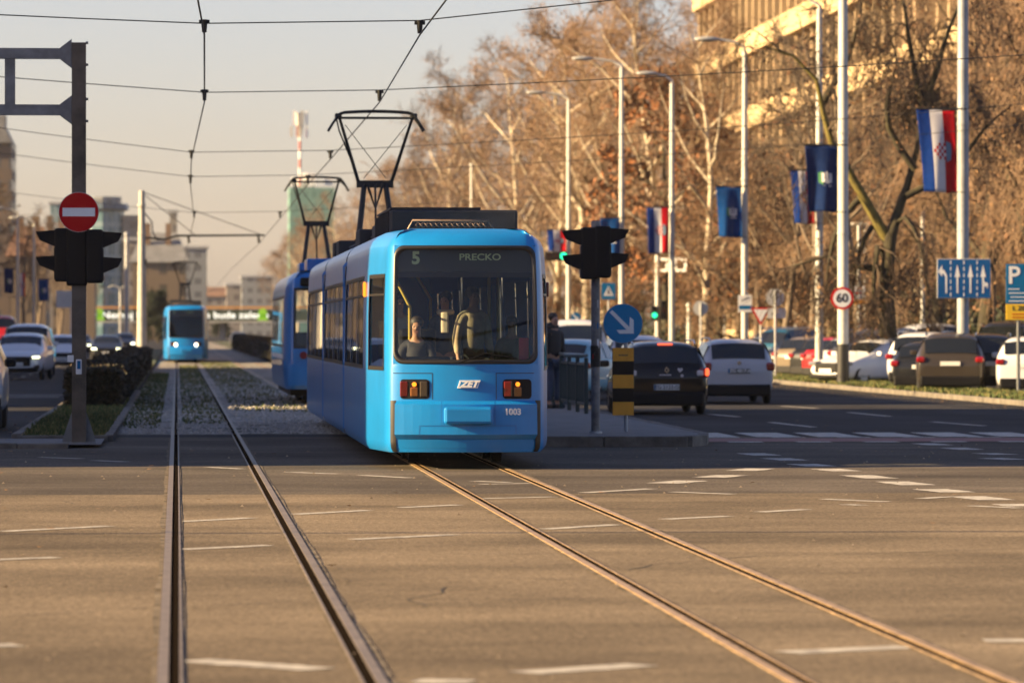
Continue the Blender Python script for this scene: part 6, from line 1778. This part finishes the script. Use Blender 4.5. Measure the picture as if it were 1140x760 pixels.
far_block('ochre house with brown roof above the traffic at far left', 12, 52, 285, 560, FC, roof=(3.6, M_tile))
far_block('low ochre house right of the first at far left', 48, 78, 272, 760, FE, roof=(3.5, M_slate))
far_block('dim house front behind the left traffic light head', 60, 106, 300, 680, FC, roof=(3.0, M_tile))
far_block('old ochre corner house with mansard roof behind the catenary pole', 148, 207, 292, 800, FC, roof=(5.0, M_slate))
far_block('taller ochre house behind the mansard roof', 138, 186, 268, 930, FE, roof='flat')
far_block('grey slab block right of the old ochre house', 203, 230, 277, 1100, FD, roof='flat')
far_block('slender pale stair tower above the ochre house', 189, 197, 237, 1180, FE, depth=6, roof='flat')
far_block('small pale apartment block right of the distant tram', 252, 268, 318, 1300, FE, roof='flat')
far_block('grey brown apartment block at the end of the avenue', 269, 302, 309, 1350, FD, roof='flat')
far_block('long low dim terrace closing the avenue behind the overpass', 96, 300, 330, 1500, FE, roof=(3, M_tile))
t, w_, h = far_block('building wrapped in green scaffold netting left of the plane trees', 322, 372, 209, 1150, FG)
m = MB(); rn = random.Random(4)
for k in range(9): m.box((rn.uniform(-.45, .45) * w_, 4 + rn.uniform(-2, 2), h + rn.uniform(.8, 2)), (rn.uniform(.8, 2.2), 2, rn.uniform(1.5, 4.2)))
m.build('roof_plant', M_white, t)
# red and white mast
Y = 1140; x = (334 - 197) * Y / F
t = thing('telecom_mast', 'red and white telecom mast on the netted building', 'mast', (x, Y + 4, (367 - 207) * Y / F + 1.7))
h = 81 * Y / F; M_mastred = mat('mast_red', (.36, .10, .08), .6)
for k in range(8):
    m = MB(); m.tube([(0, 0, k * h / 8), (0, 0, (k + 1) * h / 8)], .3, 8); m.build('mast_section', M_white if k % 2 else M_mastred, t)
for k in range(10):
    a = k * .628; m = MB(); m.box((2.0 * math.cos(a) * (.8 + .2 * (k % 2)), 2.0 * math.sin(a), h - 1.0 - 4.6 * (k % 2) * .7), (.55, .5, 3.4 if k % 2 == 0 else 2.6)); m.build('panel_antenna', [M_white, M_mastred, M_lampsteel][k % 3], t)
m = MB(); m.tube([(0, 0, h - 5.5), (0, 0, h - 2.5), (0, 0, h + .2)], [.4, .9, 1.1], 10); m.build('antenna_platform', M_lampsteel, t)

# overpass with a lettered banner across the avenue
Y = 800; xa, xb = -48, 44
t = thing('overpass', 'overpass across the avenue with orange handrail and green and white lettering', 'overpass', (0, Y, 0))
z0, z1 = (367 - 358) * Y / F + 1.71, (367 - 346) * Y / F + 1.71
m = MB(); m.box(((xa + xb) / 2, 3, (z0 + z1) / 2 + .1), (xb - xa, 6, z1 - z0)); m.build('deck', mat('overpass_grey', (.035, .055, .02), .8, 0, .2, .3), t)
m = MB(); m.box(((xa + xb) / 2, -.1, z1 + .55), (xb - xa, .2, .30)); m.build('handrail', mat('orange_rail', (.6, .28, .03), .5), t)
m = MB(); m.box(((xa + xb) / 2, -.05, z0 - .0), (xb - xa, .3, .25)); m.build('lower_edge', M_lampsteel, t)
for xx in (-17, -4.5, 7.5, 18.5, 30):
    m = MB(); m.box((xx, 3, z0 / 2), (1.0, 1.2, z0)); m.build('pier', M_conc, t)
M_lg = mat('banner_green', (.22, .50, .02), .5, emit=.08); M_lw = mat('banner_white', (.8, .82, .75), .5, emit=.30)  # glow added so lettering and figures stand out from the deck
for px, s in (('Nemoj b', 136), ('da zemlja', 182), ('je bude zeleno', 262)):
    text('lettering', px, 1.55, M_lw, t, ((s - 197) * Y / F, -.14, (z0 + z1) / 2 + .15), bold=.02, extrude=.03, sx=1.2)
for pxc in (103, 111, 292):
    m = MB(); xx = (pxc - 197) * Y / F
    m.disc(xx, z1 - .3, .7, -.2, -.1, 14); m.prism([(xx - .9, z0 + .2), (xx + .9, z0 + .2), (xx + .5, z1 - .6), (xx - .5, z1 - .6)], -.2, -.1); m.build('green_figure', M_lg, t)
# wooded ridge on the horizon
m = MB(); n = 80; rn = random.Random(9); vs = []
for i in range(n + 1):
    x = -1150 + 2400 * i / n; hgt = 20 + 9 * math.sin(i * .33) + 5 * math.sin(i * .9 + 1)
    vs += [(x, 3000, -5), (x, 3060, hgt * .7), (x, 3200, hgt)]
m.add(vs, [(3 * i + j, 3 * i + 3 + j, 3 * i + 4 + j, 3 * i + 1 + j) for i in range(n) for j in range(2)], 0, True)
struct(m.build('hills', mat('far_wood', (.06, .055, .04), .95, 0, .4, .02)))
# ------------------------------------------------------------------ winter haze
m = MB(); m.box((50, 1480, 30.5), (2620, 3560, 65.2))
hz = m.build('haze', [], None)
hm = bpy.data.materials.new('haze_air'); hm.use_nodes = True
hn = hm.node_tree; hn.nodes.remove(hn.nodes['Principled BSDF'])
pv = hn.nodes.new('ShaderNodeVolumePrincipled'); pv.inputs['Color'].default_value = (.92, .90, .88, 1); pv.inputs['Density'].default_value = 0.00006; pv.inputs['Anisotropy'].default_value = 0.2
hn.links.new(pv.outputs[0], hn.nodes['Material Output'].inputs['Volume'])
hz.data.materials.append(hm); hz['kind'] = 'stuff'; hz['label'] = 'thin winter haze over the avenue'
